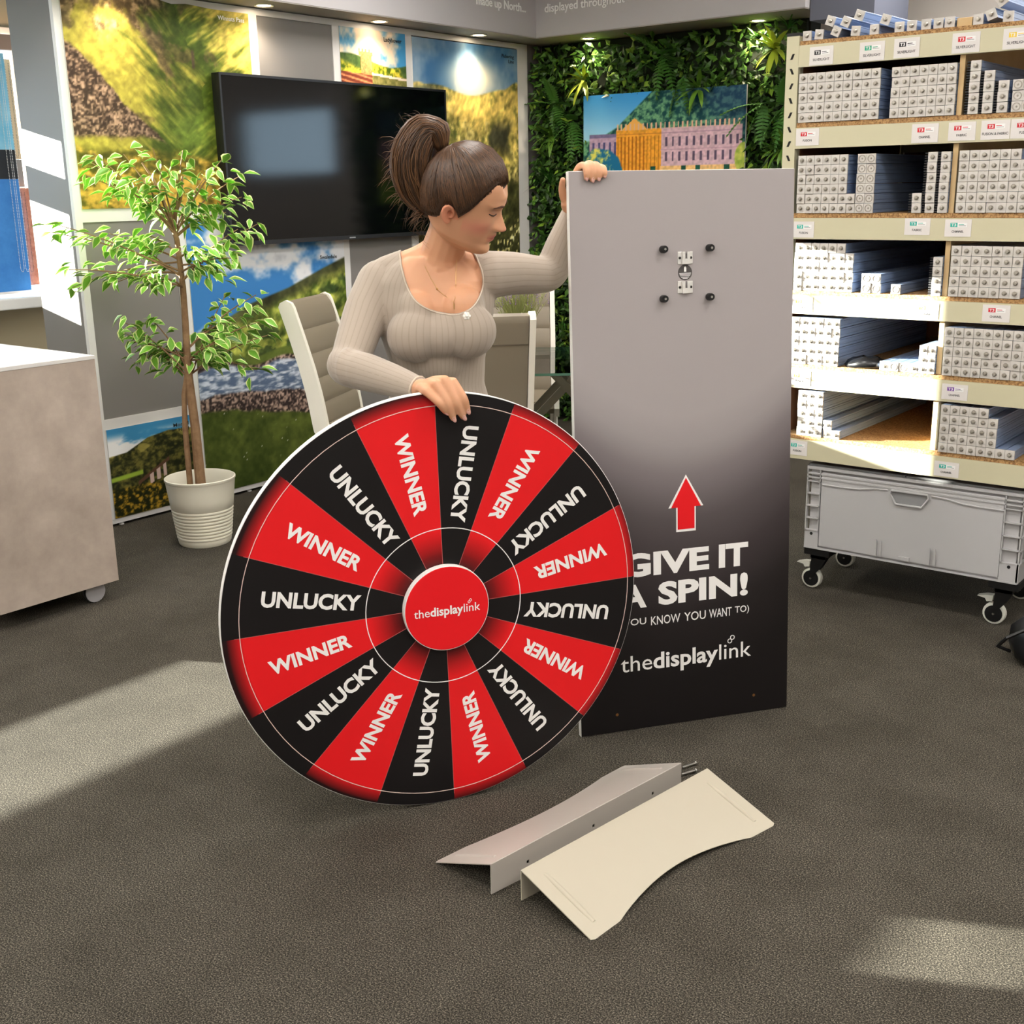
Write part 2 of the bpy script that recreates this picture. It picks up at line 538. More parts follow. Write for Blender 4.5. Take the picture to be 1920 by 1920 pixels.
def relief(n, u, v, su, sv, amp=1.0, o=5):
    h = fbm(n, u * su, v * sv, o, .5)
    gy, gx = np.gradient(h, axis=0) * u.shape[0], np.gradient(h, axis=1) * u.shape[1]
    s = (-gx * .8 + gy * .35)
    return np.clip(1 + amp * s / (np.abs(s).mean() * 3.2), .45, 1.6)
def p_hillside(u, v):
    n1 = fbm(NZ[0], u * 6, v * 6); n2 = fbm(NZ[1], u * 40, v * 40, 4); n4 = fbm(NZ[3], u * 11, v * 11)
    xv = np.interp(v, [0, .2, .35, .5, .65, .8, 1], [.30, .46, .58, .70, .70, .64, .57]) + (n1 - .5) * .10
    dv = u - xv
    left = dv < 0
    st = np.where(left, streak(NZ[2], u, v, 9, -.75, 5), streak(NZ[5], u, v, 9, .62, 5))
    k = sm(np.abs(dv) * 1.5 + (st - .5) * .75 + (n1 - .5) * .5, .0, .55)
    c = mixc(C3(74, 92, 30), C3(188, 176, 74), k)
    c = mixc(c, C3(122, 146, 58), sm(.62 - v + (n1 - .5) * .4, .0, .25) * sm(v, .25, .38) * sm(u, .35, .6) * .75)
    c = mixc(c, C3(214, 190, 96), sm(u + (v - .5) * .4 + (st - .5) * .6, .86, 1.15) * .6)
    # rock band running down the central hump, crags at the top left
    rb = sm(.055 - np.abs(u - (.40 + (.88 - v) * .55)) + (n4 - .5) * .16, 0, .05) * sm(v, .58, .66) * (1 - sm(v, .84, .95))
    c = mixc(c, mixc(C3(70, 58, 42), C3(158, 130, 96), n2), rb * .85)
    cr = sm(v + (n4 - .5) * .35 - .22 * np.abs(u - .28), .80, .90) * (1 - sm(u, .46, .58))
    c = mixc(c, mixc(C3(92, 74, 54), C3(204, 168, 134), sm(n2 + (streak(NZ[7], u, v, 8, 1.5, 6) - .5) * .8, .3, .75)), cr * .9)
    sp2 = sm(fbm(NZ[9], u * 8 + 5, v * 8), .57, .64) * sm(v, .34, .45)
    c = mixc(c, mixc(C3(84, 74, 46), C3(142, 122, 76), n2), sp2 * .65)
    c = mixc(c, C3(92, 76, 58), sm(.012 - np.abs(u - .655), 0, .008) * sm(v, .68, .70) * (1 - sm(v, .77, .79)))
    c = c * np.where(left, .92 + .22 * (st - .5), 1.04 + .3 * (st - .5))[..., None]
    b1 = np.interp(u, [0, .15, .25, .38, .5], [.80, .66, .52, .40, .30]) + (n4 - .5) * .05
    scree = sm(b1 - v, 0, .025) * sm(v - (.325 - .05 * u + (n4 - .5) * .06), 0, .03) * (u < .52)
    sp = NZ[4](u * 120, v * 120) * .6 + NZ[8](u * 60, v * 60) * .4
    c = mixc(c, mixc(C3(58, 44, 38), C3(186, 152, 130), sm(sp, .3, .85)), scree * .95)
    ft = sm(.29 - v + (n1 - .5) * .16, 0, .07)
    gs = streak(NZ[10], u, v, 40, 1.3, .35)
    c = mixc(c, mixc(C3(84, 84, 26), C3(196, 158, 66), sm(gs * .8 + n2 * .5 - (v - .12) * 1.2, .35, .85)), ft)
    return np.clip(c * (0.72 + 0.5 * n2)[..., None], 0, 255)

def p_tower(u, v):
    n1 = fbm(NZ[5], u * 5, v * 5); n2 = fbm(NZ[6], u * 30, v * 30, 4)
    vv = (v * 0.62 - 0.34) / 0.28          # 0..1 over the strip above the television
    c = mixc(C3(70, 150, 200), C3(250, 226, 196), sm(n1 + (0.45 - abs(u - .35)) * .8, .42, .75))
    ridge = 0.46 + 0.1 * np.sin(u * 5 + 1) + 0.05 * n1
    f = sm(ridge - vv, 0, .03)
    c = mixc(c, mixc(C3(40, 66, 30), C3(96, 120, 60), n2), f)
    tr = sm(n1 * .5 + 0.40 - vv * .6 - abs(u - .62) * .7, .18, .3) + sm(.5 - vv - u * .5, 0, .1)
    c = mixc(c, mixc(C3(70, 96, 20), C3(236, 214, 70), sm(n2, .3, .7)), np.clip(tr, 0, 1) * f)
    tw = (abs(u - .38) < .085 + .02 * (vv > .55)) * (vv < .62 + .05 * (np.sin(u * 120) > 0))
    br = 0.75 + .35 * NZ[7](u * 60, v * 90)
    c = np.where(tw[..., None], C3(226, 150, 92) * br[..., None], c)
    wl = (vv < .26 - .1 * u) & (u < .46)
    c = np.where(wl[..., None], mixc(C3(120, 58, 42), C3(238, 150, 100), sm(np.sin(v * 160 + u * 20) * .5 + .5 * n2, .2, .8)), c)
    wt = (vv < .22) & (u >= .46)
    c = np.where(wt[..., None], mixc(C3(64, 70, 24), C3(190, 176, 110), n2), c)
    ln = (abs(vv - .24 + .12 * (u - .5)) < .02) & (u > .46)
    return np.where(ln[..., None], C3(246, 222, 198), c)

def p_valley(u, v):
    n1 = fbm(NZ[8], u * 4, v * 8); n2 = fbm(NZ[9], u * 30, v * 60, 4); n3 = NZ[1](u * 60, v * 130)
    vv = (v * 2.2 - 1.05) / 1.15           # 0..1 over the part in view
    c = mixc(C3(60, 112, 160), C3(150, 176, 196), sm(n1, .35, .7))
    gl = np.exp(-((u - .56) / .22) ** 2 - ((vv - .84) / .09) ** 2)
    c = mixc(c, C3(255, 246, 218), gl * 1.25)
    hr = 0.785 + .02 * np.sin(u * 9) + .05 * sm(u, .85, 1) + .02 * sm(.12 - u, 0, .1)
    land = sm(hr - vv, 0, .012)
    l = mixc(C3(74, 82, 40), C3(196, 172, 92), sm(n1 * .6 + n2 * .5, .36, .68))
    l = mixc(l, C3(236, 202, 104), np.exp(-((u - .55 - .9 * (.7 - vv)) / .28) ** 2 - ((vv - .70) / .07) ** 2) * .9)
    tre = sm(n2 * .6 + (.66 - vv) * 1.2 - .1 * u, .3, .5)
    l = mixc(l, mixc(C3(66, 66, 34), C3(184, 170, 104), sm(n3 * .6 + n2 * .5, .3, .75)), tre)
    sh = sm(.13 - abs(u - .84 - .05 * np.sin(vv * 20)) + .0, 0, .06) * sm(vv, .44, .48) * (1 - sm(vv, .58, .68))
    l = mixc(l, C3(44, 46, 36), sh * .9)
    l = mixc(l, mixc(C3(30, 32, 18), C3(92, 92, 50), n2), sm(.36 - vv + (n1 - .5) * .2, 0, .08))
    yl = np.exp(-((u - .72) / .2) ** 2 - ((vv - .45) / .05) ** 2)
    l = mixc(l, C3(222, 198, 90), yl * .9 * n2 * 1.5)
    fl = sm(n3, .72, .85) * sm(.12 - abs(vv - .06), 0, .06)
    l = mixc(l, C3(236, 226, 150), fl)
    l = mixc(l, C3(60, 80, 96), np.exp(-((u - .1) / .14) ** 2 - ((vv - .75) / .035) ** 2))
    return mixc(c, np.clip(l * (.92 + .36 * n2)[..., None] * relief(NZ[4], u, v * 1.6, 7, 9, .3, 4)[..., None], 0, 255), land)

def p_river(u, v):
    n1 = fbm(NZ[10], u * 4, v * 5); n2 = fbm(NZ[11], u * 26, v * 34, 4); n3 = NZ[2](u * 110, v * 150)
    ck = fbm(NZ[3], u * 4 + 3, v * 7, 5)
    c = mixc(C3(62, 126, 190), C3(226, 228, 232), sm(ck, .40, .56))
    c = mixc(c, C3(150, 156, 166), sm(ck, .60, .74))
    rid = np.interp(u, [0, .2, .35, .6, .85, 1], [.60, .645, .69, .735, .80, .835])
    l = mixc(C3(62, 82, 28), C3(178, 182, 84), sm(n1 * .5 + n2 * .45 + streak(NZ[0], u, v, 9, .5, 5) * .25, .42, .78))
    l = mixc(l, C3(64, 66, 42), sm(.05 - (rid - v), -.02, .03) * .9)
    dk = sm(fbm(NZ[5], u * 7, v * 14), .54, .62) * sm(rid - v, .04, .1)
    l = mixc(l, mixc(C3(30, 44, 22), C3(80, 98, 50), n2), dk * .9)
    c = mixc(c, l * relief(NZ[8], u + v, v * 1.5, 6, 6, .35, 4)[..., None], sm(rid - v, 0, .01))
    bank = .485 - .03 * u + .015 * np.sin(u * 14)
    c = mixc(c, mixc(C3(120, 134, 60), C3(70, 86, 34), n2), sm(bank + .03 - v, 0, .01))
    peb = mixc(C3(52, 42, 40), C3(206, 176, 158), sm(n3, .25, .95))
    c = mixc(c, peb, sm(bank - v, 0, .01))
    wat = sm(bank - .018 - v + (n1 - .5) * .03, 0, .012) * sm(v - (.365 - .07 * u + (n1 - .5) * .05), 0, .012) * (1 - sm(u, .86, .97))
    wv = fbm(NZ[7], u * 24, v * 120, 3)
    c = mixc(c, mixc(C3(92, 110, 138), C3(214, 222, 234), sm(wv, .35, .75)), wat)
    gr = sm((.325 - .14 * u + (n1 - .5) * .05) - v, 0, .012)
    c = mixc(c, mixc(C3(48, 62, 22), C3(128, 138, 62), n2 * .7 + (n1 - .5) * .5), gr)
    c = mixc(c, C3(225, 222, 205), sm(n3, .955, .985) * gr * .8)
    return c

def p_viaduct(u, v):
    n1 = fbm(NZ[6], u * 5, v * 6); n2 = fbm(NZ[8], u * 26, v * 30, 4); n3 = NZ[9](u * 60, v * 70)
    c = mixc(C3(66, 142, 190), C3(240, 240, 240), sm(fbm(NZ[4], u * 3, v * 8), .36, .54) * sm(.96 - v, 0, .12))
    rid = np.interp(u, [0, .2, .45, .7, 1], [.70, .72, .84, .88, .86])
    l = mixc(C3(34, 38, 20), C3(112, 106, 50), sm(n2 * .7 + n1 * .4, .38, .75))
    l = mixc(l, C3(176, 162, 84), sm(n1, .58, .66) * sm(v, .55, .7) * .7)
    l = mixc(l, C3(150, 176, 62), sm(.035 - abs(v - .43 - .08 * u), 0, .02) * (u < .36))
    l = mixc(l, mixc(C3(30, 34, 12), C3(186, 146, 44), sm(n2 + n3 * .2, .5, .85)), sm(.34 - v, 0, .05))
    dk = abs(v - (.34 + (u - .30) * .55)) < .022
    l = np.where((dk & (u > .30) & (u < .68))[..., None], C3(92, 64, 48), l)
    ar = (v < .34 + (u - .30) * .50) & (v > .30 + (u - .42) * .30) & (u > .44) & (u < .64) & (np.sin((u - .44) * 78) > -.1)
    l = np.where(ar[..., None], C3(206, 178, 168), l)
    return mixc(c, l, sm(rid - v, 0, .012))

def p_house(u, v):
    n1 = fbm(NZ[1], u * 6, v * 4); n2 = fbm(NZ[2], u * 50, v * 30, 4); n3 = NZ[5](u * 90, v * 60)
    c = mixc(C3(176, 226, 250), C3(64, 160, 230), sm(v + u * .2, .5, 1.1))
    hl = np.interp(u, [0, .1, .22, .45, 1], [.58, .60, .70, 1.02, 1.2])
    f = mixc(C3(22, 72, 74), C3(120, 176, 130), sm(n2 * .8 + .2 * n3, .35, .7))
    f = mixc(f, C3(26, 56, 100), sm(u + v, 1.35, 1.8) * .6)
    c = mixc(c, f, sm(hl - v, 0, .02))
    def rect(u0, u1, v0, v1, col):
        nonlocal c
        k = (u > u0) & (u < u1) & (v > v0) & (v < v1)
        c = np.where(k[..., None], np.array(col, float) * (0.9 + .2 * n3)[..., None], c)
    rect(.04, .24, .30, .62, (188, 160, 186)); rect(.04, .24, .60, .635, (120, 110, 150))
    for k in range(5): rect(.06 + k * .036, .076 + k * .036, .42, .56, (86, 84, 130))
    rect(.10, .24, .18, .40, (226, 150, 118))
    top = .66 - .03 * u
    rect(.50, .985, .30, .665, (214, 180, 190))
    rect(.22, .505, .14, .665, (240, 168, 58))
    ped = (v > .66) & (v < .66 + .11 * (1 - abs(u - .335) / .085)) & (abs(u - .335) < .085)
    c = np.where(ped[..., None], C3(250, 186, 96), c)
    for k in range(12): rect(.225 + k * .0236, .232 + k * .0236, .26, .60, (186, 108, 30))
    for k in range(11):
        rect(.527 + k * .0425, .541 + k * .0425, .50, .585, (96, 82, 104))
        rect(.527 + k * .0425, .541 + k * .0425, .365, .45, (96, 82, 104))
    rect(.50, .985, .615, .63, (176, 140, 160)); rect(.50, .985, .47, .478, (190, 152, 168)); rect(.22, .505, .615, .63, (206, 130, 50))
    bal = (np.sin(u * 230) > .55) & (v > .66) & (v < .715) & (u > .22) & (u < .985)
    c = np.where(bal[..., None], C3(232, 190, 158), c)
    rect(.50, .985, .24, .32, (240, 196, 130)); rect(.22, .62, .10, .17, (250, 208, 130))
    for k in range(7): rect(.24 + k * .035, .252 + k * .035, .15, .21, (196, 116, 40))
    lw = (v < .20 + .06 * sm(u, .6, .9)) & (u > .50 - .2 * v)
    c = np.where(lw[..., None], mixc(C3(120, 170, 50), C3(196, 224, 110), n2), c)
    rect(.0, .52, 0, .10, (238, 206, 140))
    for a in (.44, .63, .715, .885): rect(a, a + .03, .21, .32, (30, 84, 66))
    tr = np.sqrt(((u - .13) / .13) ** 2 + ((v - .28) / .22) ** 2) + (n1 - .5) * .5
    c = mixc(c, mixc(C3(30, 110, 150), C3(236, 232, 110), sm(n2 + (.1 - u) * 2.2, .35, .75)), sm(1.0 - tr, 0, .08))
    tr = np.sqrt(((u - 1.0) / .06) ** 2 + ((v - .36) / .16) ** 2) + (n1 - .5) * .5
    c = mixc(c, mixc(C3(110, 150, 50), C3(226, 220, 110), n2), sm(1.0 - tr, 0, .08))
    return c

def hill_top(u):
    return np.interp(u, [0, .03, .1, .2, .32, .45, .5, .56, .64, .70, .78, 1], [0, .002, .006, .03, .05, .034, .012, 0.0, 0.010, .006, .0, 0]) * 0.8
picture('landscape_picture', 'tall print of a green and yellow craggy hillside titled in white', 2.922, 3.890, 1.39, 2.246, 170, 190, p_hillside,
        top=hill_top, x=X1 + .008, text=[('Winnats Pass', 3.864, 2.205, .019, .152, M_cap_w)])
picture('landscape_picture', 'small print of a brick castle tower beside water, above the television', 4.472, 4.956, 1.62, 2.246, 110, 130, p_tower,
        text=[('Ladybower', 4.926, 2.197, .021, .135, M_cap_b)])
picture('landscape_picture', 'tall print of a sunlit golden valley right of the television', 5.008, 5.927, 0.036, 2.240, 120, 260, p_valley,
        text=[('Pickering', 5.893, 2.187, .019, .115, M_cap_b), ('Line', 5.893, 2.160, .019, .052, M_cap_b)])
picture('landscape_picture', 'large print of a stony river in a green dale below the television', 3.438, 4.427, 0.036, 1.335, 170, 230, p_river,
        text=[('Swaledale', 4.372, 1.112, .018, .118, M_cap_b)])
picture('landscape_picture', 'small low print of a viaduct in a wooded valley behind the plant pot', 2.923, 3.383, 0.036, 0.442, 110, 110, p_viaduct,
        text=[('Monsal', 3.360, 0.398, .017, .085, M_cap_b), ('Head', 3.360, .374, .017, .058, M_cap_b)])
picture('stately_home_picture', 'print of a golden stately home hung amid the leafy green wall', -4.208, -3.145, 1.36, 1.962, 210, 120, p_house, x=6.055, axis='y')

# ---------------------------------------------------------------- television
tv = thing('television', 'large black flat television mounted on the picture wall', 'television', (-4.55, 4.412, 1.205))
obj('casing', MB().box(-0.03, 0.022, -.775, .775, 0, .768, bev=.004), mat('tv casing', (22, 22, 24), 0.35), tv, smooth=True)
obj('screen', MB().box(0.022, 0.0235, -.765, .765, .020, .758), mat('tv screen', (4, 5, 7), 0.07, spec=0.42, bump=(900, .04, .0004)), tv)
mb = MB(); mb.box(.0225, .026, -.775, .775, 0, .020); mb.box(.0225, .026, -.775, -.7645, .02, .768); mb.box(.0225, .026, .7645, .775, .02, .768); mb.box(.0225, .026, -.7645, .7645, .757, .768)
obj('bezel', mb, mat('tv bezel', (30, 30, 33), 0.3), tv)
obj('wall_bracket', MB().box(-.044, -.03, -.3, .3, .15, .6), M_black, tv)
obj('badge', MB().box(.026, .027, -.012, .030, .006, .012), mat('badge silver', (190, 190, 195), .3, .8), tv)
obj('standby_light', MB().box(.018, .024, -.655, -.647, -.004, 0.0), mat('red light', (220, 30, 30), .4), tv)

# ---------------------------------------------------------------- green wall
GREENS = [mat('leaf green dark', (34, 62, 18), .45, spec=.45), mat('leaf green', (54, 90, 26), .45, spec=.45),
          mat('leaf green mid', (74, 116, 38), .42, spec=.45), mat('leaf lime', (116, 148, 48), .42, spec=.45)]
gw = thing('green_wall', 'dense wall panel of artificial dark green foliage around the stately home print', 'green wall', (-3.72, 6.2, 0))
obj('backing_panel', MB().box(-.87, .85, -.03, -.001, 0.02, 2.27), mat('green wall backing', (20, 30, 12), .9), gw)
def leaves(mb, rs, n, xr, yr, zr, lr, wr, skip=None, down=.3, mis=(0, 1, 2, 3), pm=(.34, .36, .22, .08)):
    for i in range(n):
        p = Vector((rs.uniform(*xr), rs.uniform(*yr), rs.uniform(*zr)))
        if skip and skip(p): continue
        d = Vector((rs.normal(0, .75), -abs(rs.normal(.45, .35)), rs.normal(-down, .65))).normalized()
        l = rs.uniform(*lr)
        nrm = Vector((rs.normal(0, .45), -1, rs.normal(.35, .45)))
        w = d.cross(nrm)
        if w.length < 1e-3: continue
        w.normalize(); w *= rs.uniform(*wr)
        nn = w.cross(d).normalized() * l * .10
        mb.add([p, p + d * l * .42 + w - nn, p + d * l, p + d * l * .42 - w - nn, p + d * l * .45 + nn],
               [(0, 1, 4), (1, 2, 4), (2, 3, 4), (3, 0, 4)], rs.choice(mis, p=pm))
rs = np.random.RandomState(3)
mb = MB()
leaves(mb, rs, 9000, (-.86, .845), (-.13, -.02), (.02, 2.25), (.035, .075), (.009, .020),
       skip=lambda p: (-.47 < p.x < .56 and 1.39 < p.z < 1.94 and p.y < -.09))
leaves(mb, rs, 900, (-.885, -.76), (-.165, -.02), (.02, 2.25), (.035, .07), (.009, .018))
fo = obj('foliage', mb, GREENS, gw, fixn=False)
fo['kind'] = 'stuff'

def blade_mesh(name, l, w, droop, m, seg=5, edge=None):
    """strap leaf growing along +x, bending down in z"""
    mb = MB()
    for i in range(seg + 1):
        t = i / seg
        x = l * t * (1 - .12 * t * droop * 2); z = -droop * l * t * t
        ww = w * (math.sin(math.pi * min(1, .12 + t * .88)) ** .7) if i < seg else 0.0004
        mb.v += [(x, -ww, z), (x, 0, z - .15 * ww), (x, ww, z)]
    for i in range(seg):
        a = i * 3
        mb.f += [(a, a + 3, a + 4, a + 1), (a + 1, a + 4, a + 5, a + 2)]; mb.mi += [0, 0]
    return mb.mesh(name, m, smooth='all', fixn=False)
def orient(o, d, roll=0.0):
    """turn local +x to direction d"""
    q = Vector(d).to_track_quat('X', 'Z')
    o.rotation_mode = 'QUATERNION'
    o.rotation_quaternion = q @ Matrix.Rotation(roll, 3, 'X').to_quaternion()
M_lime = mat('tuft lime', (168, 186, 58), .4, spec=.5)
M_tuft = mat('tuft green', (92, 132, 44), .4, spec=.5)
M_fern = mat('fern green', (62, 106, 40), .45, spec=.4)
M_grass = mat('grass green', (46, 96, 30), .45, spec=.4)
lime_me = blade_mesh('leaf', .15, .013, .35, M_lime); tuft_me = blade_mesh('leaf', .15, .012, .35, M_tuft)
def tuft(x, z, lab, n=15, me=lime_me, s=1.0):
    t = thing('spiky_plant', lab, 'plant', (x, 6.075, z), group='spiky tufts on the green wall')
    for i in range(n):
        a = 2 * math.pi * i / n + random.uniform(-.2, .2)
        o = link('leaf', me, t)
        e = random.uniform(.25, .9)
        orient(o, (math.cos(a) * e, -random.uniform(.35, .8), math.sin(a) * e + .12))
        o.scale = [s * random.uniform(.75, 1.15)] * 3
for x, z, lab, me, s in ((-4.218, 2.05, 'bright lime spiky tuft at upper left corner of the stately home print', lime_me, 1.05),
                      (-3.00, 2.13, 'brightest lime spiky tuft under the rightmost downlight', lime_me, 1.15),
                      (-3.45, 1.96, 'green spiky tuft hanging over the top edge of the stately home print', tuft_me, 1.05),
                      (-4.46, 1.75, 'dark green spiky tuft at left edge of the green wall', tuft_me, .95),
                      (-2.93, 1.635, 'pale edged spiky tuft beside the shelving upright', tuft_me, .95),
                      (-4.36, 1.29, 'green spiky tuft just left of the grey panel edge', tuft_me, .8)):
    tuft(x, z, lab, me=me, s=s)
def frond_mesh(l=.24):
    mb = MB()
    n = 13
    mb.tube([(l * t, 0, -.35 * l * t * t) for t in (0, .25, .5, .75, 1)], .0015, 4)
    for i in range(1, n):
        t = i / n
        x = l * t; z = -.35 * l * t * t
        w = .052 * math.sin(math.pi * (t * .8 + .18)) * (1.1 - .3 * t)
        for s in (-1, 1):
            b = l / n * .46
            mb.add([(x - b, 0, z), (x + b, 0, z), (x + b * 1.6, s * w * .6, z - .004), (x + b * 1.5, s * w, z - .012), (x - b * .2, s * w * .6, z - .004)],
                   [(0, 1, 2, 4), (4, 2, 3)])
    return mb.mesh('frond', M_fern, fixn=False)
fr_me = frond_mesh()
def fern(x, z, lab, dirs):
    t = thing('fern', lab, 'fern', (x, 6.08, z), group='ferns on the green wall')
    for d in dirs:
        o = link('frond', fr_me, t)
        orient(o, (d[0], -random.uniform(.25, .6), d[1]))
        o.scale = [random.uniform(.8, 1.1)] * 3
fan = [(-.8, .3), (-.6, -.4), (-.2, -.9), (.2, -1), (.6, -.5), (.8, .2), (.1, .7)]
fern(-4.43, 1.93, 'fern with spreading fronds left of the stately home print', fan)
fern(-4.30, 1.83, 'pale fern with drooping fronds close to the left side of the stately home print', [(-.5, -.3), (-.3, -.8), (.1, -1), (.5, -.6), (.3, .3)])
fern(-3.68, 2.15, 'fern high on the green wall between the two downlights', [(-.7, -.2), (-.3, .5), (.5, .2), (.9, -.1), (.6, -.6), (-.1, -.8)])
fern(-3.55, 2.03, 'fern hanging down over the wooded hill of the stately home print', [(-.5, -.8), (-.1, -1), (.15, -1), (.5, -.8), (.0, -1)])
fern(-3.06, 1.86, 'yellowish fern overlapping right edge of the stately home print', [(-.8, -.4), (-.6, -.8), (-.9, .1), (.2, -.9), (.6, .1)])
fern(-2.94, 1.84, 'fern between the stately home print and the shelving upright', [(-.2, -1), (.1, -1), (-.6, -.6), (.5, -.7), (.2, .6)])
gr_me = blade_mesh('blade', .17, .0035, .5, M_grass)
def grass(x, z, lab, n=26, s=1.0):
    t = thing('grass_tuft', lab, 'plant', (x, 6.08, z), group='grassy tufts on the green wall')
    for i in range(n):
        o = link('blade', gr_me, t)
        a = random.uniform(0, 2 * math.pi)
        orient(o, (math.cos(a) * .7, -random.uniform(.3, .9), abs(math.sin(a)) * .9 + .2))
        o.scale = [s * random.uniform(.7, 1.2)] * 3
grass(-4.47, 1.47, 'fine grassy tuft left of the raised hand')
grass(-2.93, 2.22, 'fine dark grassy tuft poking above the shelving upright', 22)
grass(-4.38, 0.62, 'thin grassy tuft low on green wall beside the taupe chair', 18)

# ---------------------------------------------------------------- prize wheel
WR = 0.504
def radial_red():
    m = bpy.data.materials.new('wheel red print')
    m.use_nodes = True
    nt = m.node_tree; b = nt.nodes['Principled BSDF']
    b.inputs['Roughness'].default_value = 0.5; b.inputs['Specular IOR Level'].default_value = 0.3
    tc = nt.nodes.new('ShaderNodeTexCoord')
    ln = nt.nodes.new('ShaderNodeVectorMath'); ln.operation = 'LENGTH'
    nt.links.new(tc.outputs['Object'], ln.inputs[0])
    mp = nt.nodes.new('ShaderNodeMath'); mp.operation = 'DIVIDE'; mp.inputs[1].default_value = WR
    nt.links.new(ln.outputs['Value'], mp.inputs[0])
    r = nt.nodes.new('ShaderNodeValToRGB')
    e = r.color_ramp.elements
    e[0].position = .20; e[0].color = lin((52, 8, 10))
    e[1].position = 1.0; e[1].color = lin((30, 8, 9))
    for p, c in ((.25, (120, 14, 18)), (.36, (226, 24, 30)), (.93, (226, 24, 30)), (.965, (150, 18, 22))):
        k = e.new(p); k.color = lin(c)
    nt.links.new(mp.outputs[0], r.inputs['Fac']); nt.links.new(r.outputs['Color'], b.inputs['Base Color'])
    return m
M_wred = radial_red()
M_wblk = mat('wheel black print', (20, 17, 18), 0.5, spec=.3)
M_wwht = mat('white print', (240, 238, 236), 0.5, spec=.3)
M_foam = mat('white foam board edge', (232, 230, 226), 0.5)
M_red = mat('hub red print', (226, 24, 32), 0.5, spec=.3)
M_wline = mat('thin pale line', (226, 200, 190), 0.5)

wheel = thing('prize_wheel', 'large round red and black prize wheel standing on its rim on the carpet', 'prize wheel', (-1.760, 1.939, 0), (0, 0, R(59.15)))
Z0 = WR
obj('disc_board', MB().lathe([(WR - .001, -.0100), (WR, -.009), (WR, .009), (WR - .001, .010)], 128, (0, 0, Z0), 'y'), M_foam, wheel, smooth=True)
PH = 113.43
OFX = .011                                  # the print sits slightly off centre on the disc
def rim(a):
    b = OFX * math.cos(a)
    return -b + math.sqrt(b * b - OFX ** 2 + (WR - .002) ** 2)
def seg(k):
    mb = MB(); a0 = R(PH - 22.5 * k); a1 = R(PH - 22.5 * (k + 1))
    n = 12; f, bk = -.0112, -.0100
    pts = [(0.096 * math.cos(a0 + (a1 - a0) * i / n), .096 * math.sin(a0 + (a1 - a0) * i / n)) for i in range(n, -1, -1)]
    pts += [(rim(a0 + (a1 - a0) * i / n) * math.cos(a0 + (a1 - a0) * i / n), rim(a0 + (a1 - a0) * i / n) * math.sin(a0 + (a1 - a0) * i / n)) for i in range(n + 1)]
    N = n + 1
    vs = [(x, f, z) for x, z in pts] + [(x, bk, z) for x, z in pts]
    fs = []
    for i in range(n):
        fs.append((n - i, n - i - 1, N + i + 1, N + i))
    T = 2 * N
    fs += [(i, (i + 1) % T, (i + 1) % T + T, i + T) for i in range(T)]
    mb.add(vs, fs)
    o = obj('segment', mb, M_wred if k % 2 == 0 else M_wblk, wheel)
    o.location = (OFX, 0, Z0)
    return o
for k in range(16):
    sg = seg(k)
    word = 'WINNER' if k % 2 == 0 else 'UNLUCKY'
    am = R(PH - 22.5 * (k + .5))
    if word == 'WINNER': r0, r1, cap = .424, .232, .0345
    else: r0, r1, cap = .428, .203, .0375
    mb = text_mb(word, r0 - r1, cap, 0.034, .0007)
    # text runs from rim to hub
    rm = (r0 + r1) / 2
    Mx = Matrix.Translation((rm * math.cos(am), -.0113, rm * math.sin(am))) @ Matrix.Rotation(-(am + math.pi), 4, 'Y')
    obj('lettering', mb.xf(Mx), M_wwht, sg)
    # pale hairline along the segment edge
    ae = R(PH - 22.5 * k); d = Vector((math.cos(ae), 0, math.sin(ae))); pz = Vector((-d.z, 0, d.x)) * .0006
    mb = MB().add([d * .1 - pz, d * .486 - pz, d * .486 + pz, d * .1 + pz], [(0, 1, 2, 3)])
    mb.v = [(x, -.0114, z) for x, y, z in mb.v]
    mb.v += [(x, -.0111, z) for x, y, z in mb.v]; mb.f += [(4, 7, 6, 5), (0, 4, 5, 1), (2, 6, 7, 3)]; mb.mi += [0, 0, 0]
    obj('edge_line', mb, mat('segment edge line', (176, 90, 88), .5), sg)
def annulus(r, w, y0, y1, n=96):
    mb = MB(); vs = []
    for rr, yy in ((r - w, y0), (r + w, y0), (r + w, y1), (r - w, y1)):
        vs += [(rr * math.cos(2 * math.pi * i / n) + OFX, yy, rr * math.sin(2 * math.pi * i / n) + Z0) for i in range(n)]
    fs = []
    for q in range(4):
        for i in range(n):
            j = (i + 1) % n; q2 = (q + 1) % 4
            fs.append((q * n + i, q * n + j, q2 * n + j, q2 * n + i))
    return mb.add(vs, fs)
obj('outer_ring_line', annulus(.474, .0008, -.0117, -.0110), M_wline, wheel)
obj('inner_ring_line', annulus(.189, .0010, -.0117, -.0110), M_wwht, wheel)
hub = obj('hub', MB().lathe([(.102, -.029), (.103, -.028), (.103, -.009), (.09, -.009)], 72, (OFX, 0, Z0), 'y'), M_foam, wheel, smooth=True)
obj('hub_face', MB().lathe([(.1005, -.0298), (.1015, -.0288)], 72, (OFX, 0, Z0), 'y'), M_red, hub)

